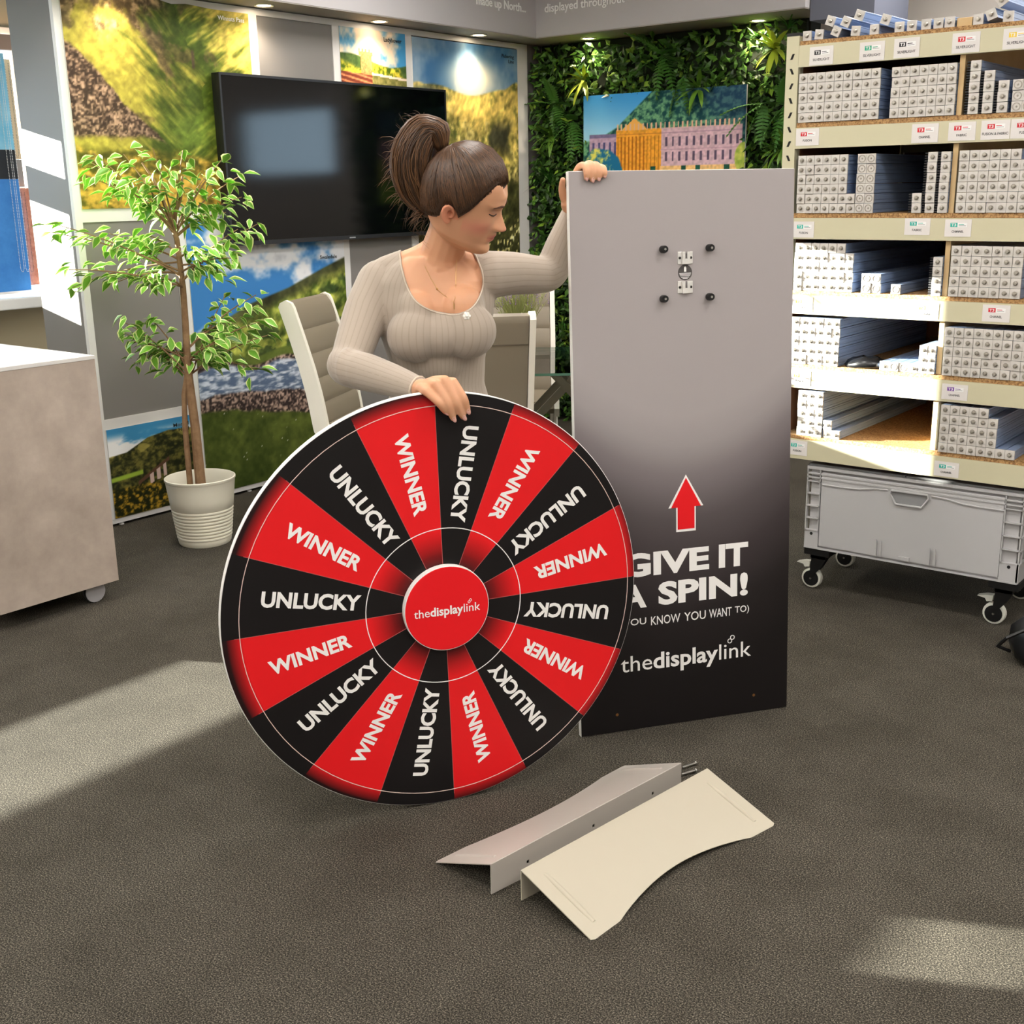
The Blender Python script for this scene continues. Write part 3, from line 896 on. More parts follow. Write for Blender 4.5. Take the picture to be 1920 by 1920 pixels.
def logo(parent, x0, x1, zb, cap, y, m):
    """thin 'the', bold 'display', thin 'link' with two little rings over the i; box x0..x1, baseline zb"""
    parts = [('the', 0.0), ('display', .022), ('link', 0.0)]
    dat = [text_data(s, b) for s, b in parts]
    ws = [d[0][:, 0].max() - d[0][:, 0].min() for d in dat]
    gap = .055
    tot = sum(ws) + gap * 2
    k = (x1 - x0) / tot
    kz = cap / .73
    x = x0
    for (s, b), (v, f), w in zip(parts, dat, ws):
        mb = MB()
        mn = v[:, 0].min()
        mb.add([((p[0] - mn) * k + x, y, p[1] * kz + zb) for p in v], f)
        mb.add([((p[0] - mn) * k + x, y + .0006, p[1] * kz + zb) for p in v], [tuple(reversed(q)) for q in f])
        obj('logo_lettering', mb, m, parent, fixn=False)
        if s == 'link':
            cx = x + .33 * w * k; cz = zb + cap * 1.08
            for dx, dz in ((-.0, -.0), (.085 * cap * 2, .10 * cap * 2)):
                n = 20; vs = []
                for rr in (.15 * cap, .10 * cap):
                    vs += [(cx + dx + rr * math.cos(2 * math.pi * i / n), y, cz + dz + rr * math.sin(2 * math.pi * i / n)) for i in range(n)]
                fs = [(i, (i + 1) % n, n + (i + 1) % n, n + i) for i in range(n)]
                vs += [(a, yy + .0006, c) for a, yy, c in vs]
                fs += [tuple(q + 2 * n for q in reversed(t)) for t in fs[:n]]
                obj('logo_ring', MB().add(vs, fs), m, parent)
        x += w * k + gap * k
logo(hub, OFX - .0805, OFX + .0805, Z0 - .014, .0215, -.0306, M_wwht)

# ---------------------------------------------------------------- tall grey back panel
def panel_print():
    m = bpy.data.materials.new('panel print')
    m.use_nodes = True
    nt = m.node_tree; b = nt.nodes['Principled BSDF']
    b.inputs['Roughness'].default_value = 0.45; b.inputs['Specular IOR Level'].default_value = 0.35
    tc = nt.nodes.new('ShaderNodeTexCoord'); sp = nt.nodes.new('ShaderNodeSeparateXYZ')
    nt.links.new(tc.outputs['Object'], sp.inputs[0])
    sq = nt.nodes.new('ShaderNodeMath'); sq.operation = 'MULTIPLY'; nt.links.new(sp.outputs['X'], sq.inputs[0]); nt.links.new(sp.outputs['X'], sq.inputs[1])
    k = nt.nodes.new('ShaderNodeMath'); k.operation = 'MULTIPLY_ADD'; k.inputs[1].default_value = -1.5
    nt.links.new(sq.outputs[0], k.inputs[0]); nt.links.new(sp.outputs['Z'], k.inputs[2])
    r = nt.nodes.new('ShaderNodeValToRGB'); e = r.color_ramp.elements
    e[0].position = .12; e[0].color = lin((16, 12, 13)); e[1].position = .86; e[1].color = lin((160, 153, 153))
    for p, c in ((.30, (30, 25, 26)), (.45, (58, 51, 53)), (.58, (84, 77, 79)), (.70, (122, 114, 116)), (.78, (150, 143, 144))):
        q = e.new(p); q.color = lin(c)
    nt.links.new(k.outputs[0], r.inputs['Fac']); nt.links.new(r.outputs['Color'], b.inputs['Base Color'])
    return m
PW, PHT = 0.622, 1.483
pn = thing('display_panel', 'tall grey panel fading to black with red arrow, held upright', 'panel', (-1.5125, 2.671, 0), (R(-3.5), 0, R(54.47)))
obj('board', MB().box(-PW / 2, PW / 2, -.009, .009, 0, PHT, bev=.0008), M_foam, pn)
obj('printed_face', MB().box(-PW / 2 + .001, PW / 2 - .001, -.0102, -.009, .001, PHT - .001), panel_print(), pn)
FY = -.0103
def ptext(s, x0, x1, zb, cap, bold, thick=.0005):
    mb = text_mb(s, x1 - x0, cap, bold, thick)
    obj('lettering', mb.xf(Matrix.Translation(((x0 + x1) / 2, FY, zb + cap / 2))), M_wwht, pn)
ptext('GIVE', -.190, .068, .432, .066, .04)
ptext('IT', .097, .185, .432, .066, .04)
ptext('A', -.190, -.116, .346, .066, .04)
ptext('SPIN!', -.082, .185, .346, .066, .04)
for w_, a_, b_ in (('(YOU', -.192, -.118), ('KNOW', -.104, -.018), ('YOU', -.006, .058), ('WANT', .068, .136), ('TO)', .146, .189)):
    ptext(w_, a_, b_, .293, .0245, .004)
logo(pn, -.193, .196, .169, .047, FY - .0008, M_wwht)
def arrow(s, y, m, nm, par):
    o = [(-.0285, .545), (.0285, .545), (.0285, .612), (.0505, .612), (0, .700), (-.0505, .612), (-.0285, .612)]
    cx, cz = 0, .612
    return obj(nm, MB().prism([(cx + (a - cx) * s[0], cz + (b - cz) * s[1]) for a, b in o][::-1], y, y + .0008), m, par)
aw = arrow((1.0, 1.0), FY - .0008, M_wwht, 'arrow_outline', pn)
arrow((.86, .90), FY - .0013, M_red, 'arrow_fill', aw)
for x in (-.063, .066):
    for z in (1.288, 1.164):
        t = obj('spacer_knob', MB().lathe([(.0085, -.030), (.0095, -.026), (.0095, -.012), (.008, -.010)], 18, (x, 0, z), 'y'), M_black, pn, smooth=True)
        obj('knob_screw', MB().lathe([(.003, -.0312), (.003, -.0295)], 10, (x, 0, z), 'y'), M_steel, t)
M_plate = mat('bright zinc plate', (226, 224, 220), .3, .35)
for z in (1.265, 1.191):
    mb = MB(); mb.box(-.021, -.007, -.0125, -.010, z - .0155, z + .0155, bev=.001); mb.box(.007, .021, -.0125, -.010, z - .0155, z + .0155, bev=.001)
    mb.box(-.0105, -.0045, -.017, -.0125, z - .0155, z + .0155); mb.box(.0045, .0105, -.017, -.0125, z - .0155, z + .0155)
    mb.box(-.0105, .0105, -.019, -.017, z - .0155, z - .002); mb.box(-.0105, -.003, -.019, -.017, z - .002, z + .0155); mb.box(.003, .0105, -.019, -.017, z - .002, z + .0155)
    h = obj('hook_plate', mb, M_plate, pn)
    for x in (-.0155, .0155):
        obj('rivet', MB().lathe([(.0035, -.0135), (.0035, -.012)], 10, (x, 0, z), 'y'), mat('dark rivet', (60, 58, 56), .4, .7), h)
st = obj('round_sticker', MB().lathe([(.0195, -.0108), (.0198, -.0102)], 36, (0, 0, 1.228), 'y'), mat('sticker grey', (72, 68, 67), .5), pn)
obj('sticker_mark', MB().prism([(-.0032, 1.230), (.0032, 1.230), (.0032, 1.240), (0, 1.2445), (-.0032, 1.240)][::-1], -.0112, -.0108), M_wwht, st)
for i, w in enumerate((.0165, .0155, .014, .011, .007)):
    obj('sticker_text_line', MB().box(-w, w, -.0111, -.0108, 1.2262 - i * .0033 - .0007, 1.2262 - i * .0033 + .0007), M_wwht, st)
for x in (-.206, .206):
    obj('screw_hole', MB().lathe([(.0028, -.0108), (.0042, -.0106), (.0042, -.010)], 14, (x, 0, .050), 'y'), mat('brass', (172, 124, 76), .35, .9), pn)

# ---------------------------------------------------------------- two bent steel feet lying on the carpet
def foot_outline(n=16):
    """plate outline in (s along fold 0..1, t away from fold 0..1)"""
    pts = [(0.0, 0.0), (1.0, 0.0), (1.0, 1.0)]
    pts += [(.985, 1.02), (.86, 1.0)]
    for i in range(1, n):
        s = .86 - .72 * i / n
        pts.append((s, 1.0 - .19 * math.sin(math.pi * i / n) ** .9))
    pts += [(.14, 1.0), (.015, 1.02), (0, 1.0)]
    return pts
def foot(name, label, A, B, O, side, m):
    """A,B fold ends (z .075), O the floor corner below A's end of the plate"""
    A = Vector(A); B = Vector(B); O = Vector(O)
    root = thing(name, label, 'metal foot', (A.x, A.y, 0))
    A0 = A.copy(); A0.z = 0
    u = B - A; vv = O - A
    nrm = u.cross(vv).normalized()
    if nrm.z < 0: nrm = -nrm
    th = .0022
    top = []
    for s, t in foot_outline(): top.append(A + u * s + vv * t - A0)
    n = len(top)
    mb = MB().add([p for p in top] + [p - nrm * th for p in top], [tuple(range(n)), tuple(range(2 * n - 1, n - 1, -1))] + [(i, (i + 1) % n, (i + 1) % n + n, i + n) for i in range(n)])
    obj('sloping_plate', mb, m, root)
    hd = u.normalized(); out = Vector((hd.y, -hd.x, 0)) * side
    # upright flange with rounded lower corners and three square holes
    L = u.length; H = A.z - .0005
    prof = [(0, H), (L, H), (L, .008), (L - .002, .003), (L - .008, 0), (.008, 0), (.002, .003), (0, .008)]
    holes = [.17 * L, .5 * L, .83 * L]
    xs = sorted([0, L] + [h + d for h in holes for d in (-.004, .004)])
    zs = [0, .030, .038, H]
    mb = MB()
    for i in range(len(xs) - 1):
        for j in range(3):
            if j == 1 and any(abs((xs[i] + xs[i + 1]) / 2 - h) < .003 for h in holes): continue
            vs = []
            for off in (0, th):
                for (a, b) in ((xs[i], zs[j]), (xs[i + 1], zs[j]), (xs[i + 1], zs[j + 1]), (xs[i], zs[j + 1])):
                    if b == 0 and a in (0, L): b = .004
                    vs.append(hd * a + out * off + Vector((0, 0, b)))
            mb.add(vs, [(0, 1, 2, 3), (7, 6, 5, 4), (0, 4, 5, 1), (1, 5, 6, 2), (2, 6, 7, 3), (3, 7, 4, 0)])
    obj('upright_flange', mb, m, root)
    for s in (.062, .938):
        P = [A + u * s + vv * t - A0 + nrm * -.0028 for t in (.16, .34, .52, .70, .86)]
        obj('pressed_rib', MB().tube(P, [.0055, .0072, .0072, .0072, .0055], 14), m, root, smooth=True)
    return root
M_foot1 = mat('grey powder coated steel', (174, 168, 160), .38, spec=.5)
M_foot2 = mat('cream powder coated steel', (172, 165, 148), .4, spec=.5)
foot('steel_foot', 'cream bent steel foot with pressed ribs, nearest to the viewer on the carpet', (-1.345, 1.707, .075), (-1.254, 2.33, .075), (-1.155, 1.685, .002), -1, M_foot2)
foot('steel_foot', 'grey bent steel foot lying behind the cream one, three square holes showing', (-1.412, 1.687, .075), (-1.322, 2.318, .075), (-1.590, 1.712, .002), 1, M_foot1)
for i, (x, y, a, lb) in enumerate(((-1.358, 2.452, 160, 'small silver bolt on the carpet behind the cream steel foot'), (-1.338, 2.418, 155, 'second small silver bolt, half hidden by the cream steel foot'))):
    t = thing('bolt', lb, 'bolt', (x, y, .006), (0, 0, R(a - 90)), group='loose bolts')
    sh = obj('shank', MB().tube([(-.04, 0, 0), (0.0, 0, 0)], .003, 10), M_steel, t)
    obj('head', MB().lathe([(.006, 0), (.006, .003), (.004, .005)], 14, (0, 0, 0), 'x'), M_steel, t)

# ---------------------------------------------------------------- counter on castors
ct = thing('counter', 'grey concrete look counter on castors at left edge', 'counter', (-4.3, 2.12, 0))
M_conc = mat('concrete laminate', (150, 136, 126), .6, var=(5, (184, 170, 158), .22), bump=(60, .1, .001))
obj('body', MB().box(-.62, .57, -.228, .236, .07, .888), M_conc, ct)
obj('worktop', MB().box(-.62, .571, -.229, .237, .8885, .902, bev=.001), mat('pale laminate top', (206, 203, 200), .4), ct)
M_castor = mat('castor grey', (150, 148, 150), .4)
for x, y in ((.52, .155), (.22, -.17), (-.55, .155), (-.55, -.17)):
    c = obj('castor', MB().lathe([(.030, -.024), (.039, -.020), (.040, 0.0), (.030, .002)], 24, (x + .02, y, .041), 'x'), M_castor, ct, smooth=True)
    obj('castor_housing', MB().prism([(-.02, .030), (.034, .044), (.036, .068), (-.02, .068)], x - .012, x + .0, axis='x').xf(Matrix.Translation((0, y, 0))), mat('castor white', (214, 214, 212), .4), c)
    obj('castor_tyre', MB().lathe([(.0405, -.016), (.041, -.013), (.041, -.005), (.0405, -.002)], 24, (x + .02, y, .041), 'x'), mat('castor tyre', (40, 40, 42), .6), c, smooth=True)

# ---------------------------------------------------------------- blind samples hanging at the left window
def sample(label, y0, y1, bands, x, chains=()):
    zt = max(b[1] for b in bands)
    t = thing('blind_sample', label, 'blind sample', (x, (y0 + y1) / 2, min(b[0] for b in bands)), group='hanging blind samples')
    zb = min(b[0] for b in bands); yc = (y0 + y1) / 2
    for z0, z1, m, nm in bands:
        obj(nm, MB().box(-.002, .002, y0 - yc, y1 - yc, z0 - zb, z1 - zb), m, t)
    obj('bottom_bar', MB().box(-.006, .006, y0 - yc, y1 - yc, -.012, -.0005), M_frame, t)
    for cy, c0, c1, m in chains:
        mb = MB()
        n = int((c1 - c0) / .007)
        for k in range(2):
            for i in range(n):
                z = c0 + (c1 - c0) * i / n - zb; yy = cy - yc + (.009 if k else -.009)
                if i < 3: yy = cy - yc + (.009 if k else -.009) * (.35 + .3 * i)
                s = .0026
                mb.add([(.02 - s, yy, z), (.02 + s, yy, z), (.02, yy - s, z), (.02, yy + s, z), (.02, yy, z - s), (.02, yy, z + s)],
                       [(0, 2, 5), (2, 1, 5), (1, 3, 5), (3, 0, 5), (2, 0, 4), (1, 2, 4), (3, 1, 4), (0, 3, 4)])
        obj('bead_chain', mb, m, t)
    return t
M_bw = mat('white beads', (226, 224, 220), .4); M_bb = mat('dark beads', (60, 46, 40), .4)
F = lambda n, c, v=None: mat(n, c, .7, var=v)
sample('cream blind sample with grey foot and dark bead chain', 3.10, 3.235, [(1.62, 2.075, F('cream fabric', (226, 198, 160)), 'fabric'), (1.492, 1.6195, F('grey fabric', (150, 142, 136)), 'lower_fabric')], -5.56, ((3.205, 1.63, 2.06, M_bb),))
sample('terracotta patterned blind sample with dark bead chain', 3.172, 3.236, [(1.025, 1.485, F('terracotta fabric', (166, 92, 70), (30, (206, 140, 112), .2)), 'fabric')], -5.53, ((3.192, 1.09, 1.47, M_bb),))
sample('blue banded blind sample with white bead chains', 2.99, 3.170, [(1.662, 2.093, F('sky blue fabric', (92, 186, 226), (7, (170, 216, 236), .25)), 'upper_fabric'), (1.528, 1.6615, F('black fabric', (26, 30, 38)), 'middle_fabric'), (1.004, 1.5275, F('blue fabric', (40, 112, 190), (12, (66, 140, 214), .3)), 'lower_fabric')],
       -5.50, ((3.125, 1.095, 2.08, M_bw), (3.152, 1.095, 2.08, M_bw)))
sample('white and brown blind sample behind the blue banded one', 2.99, 3.10, [(1.85, 2.10, F('brown fabric', (96, 66, 58)), 'upper_fabric'), (1.02, 1.8495, F('white fabric', (214, 212, 208)), 'fabric')], -5.59)
tag(obj('blind_headrail', MB().box(-5.60, -5.47, 2.97, 3.9, 2.105, 2.175, bev=.004), mat('headrail', (176, 148, 132), .5)), 'brown grey headrail above the hanging blind samples', 'headrail')

# ---------------------------------------------------------------- artificial fig tree and its pot
FX = Matrix.Rotation(R(38.4), 4, 'Z')
def cam_frame(a, d, z=0):                    # (sideways, away from the viewer) to room coordinates
    v = FX @ Vector((a, d, 0)); return (v.x, v.y, z)
PX, PY, _ = cam_frame(-1.322, 4.885)
pot = thing('plant_pot', 'cream ribbed plant pot holding the fig tree', 'plant pot', (PX, PY, 0))
prof = [(0.0, 0.0), (.106, 0), (.110, .006), (.1125, .02)]
for i in range(9):
    z = .028 + i * .0145; r = .111 + z * .118
    prof += [(r - .0022, z), (r + .0016, z + .003), (r + .0016, z + .008), (r - .0022, z + .0115)]
for z in (.162, .20, .24, .272): prof.append((.112 + z * .118, z))
prof += [(.1455, .276), (.1475, .279), (.1475, .287), (.144, .289), (.140, .284), (.131, .20), (.131, .19), (0.0, .19)]
obj('pot_shell', MB().lathe(prof, 56), mat('cream pot', (222, 217, 200), .45), pot, smooth=True)
obj('filler', MB().lathe([(0.0, .195), (.129, .195), (.129, .19)], 32), mat('dark filler', (60, 48, 34), .9, bump=(60, .6, .01)), pot)
tree = thing('fig_tree', 'leafy artificial weeping fig with twin brown stems standing in cream pot', 'tree', (PX, PY, .19), (0, 0, R(38.4)))
M_bark = mat('bark', (146, 116, 84), .8, var=(25, (112, 82, 56), .25), bump=(40, .5, .004))
TZ = -.19
T1 = [(.008, .0, .19), (.001, 0, .245), (.0, 0, .366), (-.001, 0, .503), (-.008, 0, .683), (-.009, 0, .772), (-.004, .005, .947), (-.003, .01, 1.076), (-.007, .0, 1.266), (-.023, 0, 1.329)]
obj('stem', MB().tube([(x, y, z + TZ) for x, y, z in T1], [.025, .023, .022, .020, .018, .016, .014, .013, .011, .010], 10), M_bark, tree, smooth=True)
T2 = [(-.046, -.004, .19), (-.043, -.004, .246), (-.042, -.004, .504), (-.034, -.004, .639), (-.010, 0.0, .750)]
obj('stem', MB().tube([(x, y, z + TZ) for x, y, z in T2], [.014, .013, .012, .011, .010], 8), M_bark, tree, smooth=True)
for P in ([(-.023, 0, 1.329), (-.052, .0, 1.433), (-.086, 0, 1.515), (-.119, 0, 1.567)], [(-.023, 0, 1.329), (.023, 0, 1.432), (.036, 0, 1.513)]):
    obj('branch', MB().tube([(x, y, z + TZ) for x, y, z in P], [.009 - .002 * i for i in range(len(P))], 7), M_bark, tree, smooth=True)
LOW = [(-.237, .864), (-.290, .887), (-.141, .949), (-.239, .951), (.157, .857), (.288, .855), (.256, .723), (.186, .944), (.127, 1.031), (-.118, .730), (-.271, .755), (.258, 1.029), (.317, .942), (.106, .770)]
MID = [(-.513, 1.306), (-.424, 1.336), (-.508, 1.074), (-.400, 1.168), (-.284, 1.250), (-.267, 1.102), (-.162, 1.290), (.142, 1.201), (.236, 1.304), (.312, 1.324), (.271, 1.199), (.178, 1.116), (-.103, 1.120), (-.322, 1.293)]
TOP = [(-.354, 1.581), (-.246, 1.599), (-.162, 1.598), (-.034, 1.616), (.091, 1.604), (.215, 1.571), (.252, 1.510), (.224, 1.428), (-.225, 1.497), (-.154, 1.476), (.155, 1.368), (-.100, 1.372), (-.339, 1.520), (.104, 1.512)]
M_leafg = mat('fig leaf green', (104, 160, 46), .38, spec=.5)
M_leafe = mat('fig leaf pale margin', (214, 226, 150), .4, spec=.5)
M_leafd = mat('fig leaf deep green', (70, 122, 38), .38, spec=.5)
def fig_leaf(l, w, mg):
    """folded oval leaf along +x with a pale margin"""
    mb = MB()
    st = [(0, 0), (.16, .52), (.38, 1.0), (.62, .82), (.84, .38), (1.0, 0.0)]
    for t, k in st:
        x = l * t; z = -.22 * l * t * t
        for f in (-1, -.70, 0, .70, 1): mb.v.append((x, f * w * k, z + abs(f) * w * k * .38))
    for i in range(len(st) - 1):
        for j in range(4):
            a = i * 5 + j
            mb.f.append((a, a + 5, a + 6, a + 1)); mb.mi.append(1 if j in (0, 3) else 0)
    return mb.mesh('leaf', [mg, M_leafe], smooth='all', fixn=False)
LM = [fig_leaf(.062, .0160, M_leafg), fig_leaf(.070, .0175, M_leafg), fig_leaf(.064, .0175, M_leafd)]
rf = random.Random(11)
n_leaf = 0
extra = MB()
for base, ends in (((-.006, .750), LOW), ((.001, 1.119), MID), ((-.008, 1.329), TOP)):
    for ex, ez in ends:
        dy = rf.uniform(-.20, .20)
        b = Vector((base[0], 0, base[1] + TZ + rf.uniform(-.05, .09 if ends is not TOP else -.0))); e = Vector((ex, dy, ez + TZ))
        mid = (b + e) / 2 + Vector((0, 0, .04))
        pts = [b * (1 - t) ** 2 + mid * 2 * t * (1 - t) + e * t * t for t in (0, .2, .4, .6, .8, 1)]
        obj('branch', MB().tube(pts, [.0045, .004, .0035, .003, .0022, .0016], 5), M_bark, tree)
        dirb = (e - b).normalized()
        for k in range(20):
            t = .22 + .80 * (k + rf.random() * .8) / 20
            p = b * (1 - t) ** 2 + mid * 2 * t * (1 - t) + e * t * t
            d = Vector((dirb.x * .8 + rf.uniform(-.8, .8), rf.uniform(-.9, .7), rf.uniform(-.75, .25)))
            p = p + Vector((rf.uniform(-.035, .035), rf.uniform(-.05, .05), rf.uniform(-.03, .035)))
            if n_leaf % 20 < 7:
                o = link('leaf', rf.choice(LM), tree)
                o.location = p; orient(o, d, rf.uniform(-.7, .7)); o.scale = [rf.uniform(.75, 1.15)] * 3
            else:
                me = rf.choice(LM)
                q = d.to_track_quat('X', 'Z').to_matrix().to_4x4() @ Matrix.Rotation(rf.uniform(-.7, .7), 4, 'X')
                Mx = Matrix.Translation(p) @ q @ Matrix.Scale(rf.uniform(.75, 1.15), 4)
                extra.add([Mx @ v.co for v in me.vertices], [tuple(f.vertices) for f in me.polygons])
                extra.mi[-len(me.polygons):] = [f.material_index for f in me.polygons]
            n_leaf += 1
xo = obj('foliage', extra, [M_leafg, M_leafe], tree, smooth='all', fixn=False)
xo['kind'] = 'stuff'

# ---------------------------------------------------------------- shelving
SY = 3.87
M_beam = mat('beige steel beam', (200, 194, 164), .45, spec=.45)
M_chip = mat('chipboard edge', (190, 150, 100), .8, var=(170, (120, 84, 50), .12))
M_ply = mat('plywood', (212, 184, 138), .65, var=(12, (196, 164, 116), .3))
M_hard = mat('brown hardboard', (136, 86, 54), .7)
M_slot = mat('slot dark', (24, 22, 20), .8)
sh = thing('shelving_unit', 'beige steel shelving unit with chipboard shelves full of profiles', 'shelving', (-1.25, SY, 0))
OX = -1.25
def sbox(name, x0, x1, y0, y1, z0, z1, m, par=sh, bev=0.0):
    return obj(name, MB().box(x0 - OX, x1 - OX, y0, y1, z0, z1, bev=bev), m, par)
SX0, SX1, SD = -1.866, -0.62, 1.0
for x0, x1 in ((SX0, -1.822), (SX1 - .044, SX1)):
    for y0, y1 in ((-.004, .035), (SD - .04, SD)):
        up = sbox('upright', x0, x1, y0, y1, 0, 1.912, M_beam)
        if y0 < 0:
            mb = MB()
            for i in range(40):
                z = .10 + i * .046
                if z > 1.89: break
                xc = (x0 + x1) / 2 - OX; sl = -.004 if i % 2 else .004
                mb.prism([(xc - .004 - sl, z - .009), (xc + .004 - sl, z - .009), (xc + .004 + sl, z + .009), (xc - .004 + sl, z + .009)][::-1], y0 - .0008, y0 + .0005)
            obj('slots', mb, M_slot, up)
            obj('cap', MB().box(x0 - OX - .001, x1 - OX + .001, y0 - .001, y1, 1.9125, 1.922), M_black, up)
ROWS = [(1.895, 1.882, 1.814), (1.638, 1.623, 1.556), (1.345, 1.330, 1.260), (1.086, 1.072, 1.007), (.833, .819, .749), (.580, .566, .495)]
for zt, zb, zbeam in ROWS:
    sbox('shelf_board', -1.8215, SX1 - .0445, .002, SD, zb, zt, M_chip)
    b = sbox('beam', -1.8215, SX1 - .0445, -.004, .012, zbeam, zb - .0005, M_beam)
    sbox('beam', -1.8215, SX1 - .0445, SD - .012, SD, zbeam, zb - .0005, M_beam)
for (zt, zb, zbm), (zt2, zb2, zbm2) in zip(ROWS[:-1], ROWS[1:]):
    sbox('divider', -1.297, -1.281, .013, SD - .02, zt2 + .0003, zb - .0003, M_ply)
sbox('side_panel', -1.830, -1.8218, .036, SD - .045, .50, 1.90, M_hard)
sbox('back_panel', -1.8215, SX1, SD + .0005, SD + .006, .50, 1.90, M_hard)

# profile bars: body, end cap, bolt
M_alu = mat('sky tinted aluminium', (150, 170, 204), .36, .3)  # blue of the reflected sky is put into the base colour
M_cap = mat('pale end cap', (206, 201, 195), .5)
M_boltm = mat('nickel bolt', (168, 162, 152), .35, .6)
M_fin = mat('black fins', (26, 26, 28), .6)
PWID, PHEI, PLEN = .0300, .0306, .86
w2, h2 = PWID / 2, PHEI / 2
out = [(-w2 * .93, -h2 * .95), (w2 * .93, -h2 * .95), (w2 * .93, -h2 * .5), (w2 * .82, -h2 * .42), (w2 * .82, -h2 * .30), (w2 * .93, -h2 * .22), (w2 * .93, h2 * .5), (w2 * .82, h2 * .56), (w2 * .82, h2 * .68), (w2 * .93, h2 * .74), (w2 * .93, h2 * .95), (-w2 * .93, h2 * .95)]
body_me = MB().prism(out, .004, PLEN).mesh('profile_bar', M_alu)
cap_me = MB().box(-w2 * .985, w2 * .985, -.003, .0038, -h2 * .985, h2 * .985, bev=.0008).mesh('end_cap', M_cap)
def bolt_mesh():
    mb = MB()
    mb.lathe([(.0074, -.0045), (.0074, -.003)], 12, (-.0005, 0, 0), 'y')
    mb.lathe([(.0030, -.011), (.0050, -.0105), (.0050, -.0046), (.003, -.0046)], 12, (-.0005, 0, 0), 'y')
    mb.tube([(.001, -.0075, .0006), (.0075, -.0075, .0012)], .0026, 6)
    return mb.mesh('bolt', M_boltm, smooth=True)
bolt_me = bolt_mesh()
def ring_mesh():
    mb = MB(); n = 24; vs = []
    for r, y in ((.0118, -.003), (.0118, -.0048), (.0092, -.0048), (.0092, -.003)):
        vs += [(r * math.cos(2 * math.pi * i / n), y, r * math.sin(2 * math.pi * i / n)) for i in range(n)]
    mb.add(vs, [(q * n + i, q * n + (i + 1) % n, ((q + 1) % 4) * n + (i + 1) % n, ((q + 1) % 4) * n + i) for q in range(4) for i in range(n)])
    mb.lathe([(.0022, -.0045), (.003, -.003)], 10, (0, 0, 0), 'y')
    return mb.mesh('cap_ring', M_boltm)
ring_me = ring_mesh()
def fin_mesh():
    mb = MB()
    for i in range(4):
        z = -h2 + PHEI * (i + .5) / 4
        mb.box(-w2 - .0105, -w2 + .001, .0, PLEN, z - .0021, z + .0021)
    return mb.mesh('fins', M_fin)
fin_me = fin_mesh()
KIND = {'s': ('aluminium_profile', 'aluminium profile'), 'f': ('finned_profile', 'finned profile'), 'r': ('ring_capped_profile', 'ring capped profile')}
rp = random.Random(5)
def profile(x, z, kind, label, group, sx=1.0, sz=1.0, rot=0.0, y=None):
    nm, cat = KIND[kind]
    o = link(nm, body_me)
    o.location = (x, (SY + rp.choice((0, 0, 0, .002, .004, -.001)) if y is None else y), z)
    o.scale = (sx, 1, sz)
    if rot: o.rotation_euler = (0, R(rot), 0)
    tag(o, label, cat, group)
    c = link('end_cap', cap_me, o)
    link('bolt' if kind != 'r' else 'cap_ring', bolt_me if kind != 'r' else ring_me, c)
    if kind == 'f': link('fins', fin_me, o)
    return o
ORD = ['', 'first', 'second', 'third', 'fourth', 'fifth', 'sixth', 'seventh', 'eighth', 'ninth']
KW = {'s': 'square ended profile', 'f': 'finned profile', 'r': 'ring ended profile'}
def stack(x0, x1, nx, z0, dz, rows, kind, label):
    """rows: list (bottom first) of (first column, number of columns)"""
    w = (x1 - x0) / nx
    for r, (c0, n) in enumerate(rows):
        for c in range(c0, c0 + n):
            row = 'bottom row' if (r == 0 and len(rows) > 1) else ('top row' if r == len(rows) - 1 and r else '%s row up' % ORD[r + 1])
            if nx == 1: lb = ('%s in %s, %s' % (KW[kind], row, label)) if len(rows) > 1 else '%s alone, %s' % (KW[kind], label)
            elif len(rows) == 1: lb = '%s from left, %s, %s' % (ORD[c - c0 + 1], KW[kind], label)
            else: lb = '%s from left in %s, %s, %s' % (ORD[c - c0 + 1], row, KW[kind], label)
            profile(x0 + w * (c + .5), z0 + .0004 + dz * (r + .5), kind, lb, 'profiles, ' + label, w / PWID * .985, dz / PHEI * .985)
stack(-1.818, -1.539, 9, 1.638, .0311, [(0, 9)] * 5, 's', 'top bay stack beside upright')
stack(-1.503, -1.299, 7, 1.638, .0307, [(0, 7)] * 5, 's', 'top bay stack left of divider')
stack(-1.259, -1.227, 1, 1.638, .0311, [(0, 1)] * 5, 'f', 'tallest column of top right bay')
stack(-1.216, -1.184, 1, 1.638, .0311, [(0, 1)] * 4, 'f', 'middle column of top right bay')
stack(-1.173, -1.141, 1, 1.638, .0311, [(0, 1)] * 3, 'f', 'third column of top right bay')
stack(-1.1305, -1.037, 3, 1.638, .0311, [(0, 3)] * 3, 'r', 'far right of top bay')
stack(-1.808, -1.602, 7, 1.345, .0313, [(0, 7), (0, 7), (0, 6), (0, 6), (0, 6), (0, 6)], 's', 'second shelf stack beside upright')
stack(-1.600, -1.538, 2, 1.345, .0313, [(0, 2)] * 6, 'r', 'second shelf beside finned gap')
stack(-1.411, -1.380, 1, 1.345, .0311, [(0, 1)] * 2, 'f', 'second shelf short column')
stack(-1.3695, -1.339, 1, 1.345, .0311, [(0, 1)] * 6, 'f', 'second shelf, left tall column')
stack(-1.328, -1.2975, 1, 1.345, .0311, [(0, 1)] * 6, 'f', 'second shelf column touching divider')
stack(-1.271, -1.056, 7, 1.345, .0313, [(0, 7)] * 5 + [(0, 6)], 's', 'second shelf right of divider')
stack(-1.805, -1.594, 7, 1.086, .0322, [(0, 7)] * 4 + [(0, 6)], 's', 'third shelf stack beside upright')
stack(-1.562, -1.496, 2, 1.086, .0325, [(0, 2)] * 2, 'r', 'third shelf middle group')
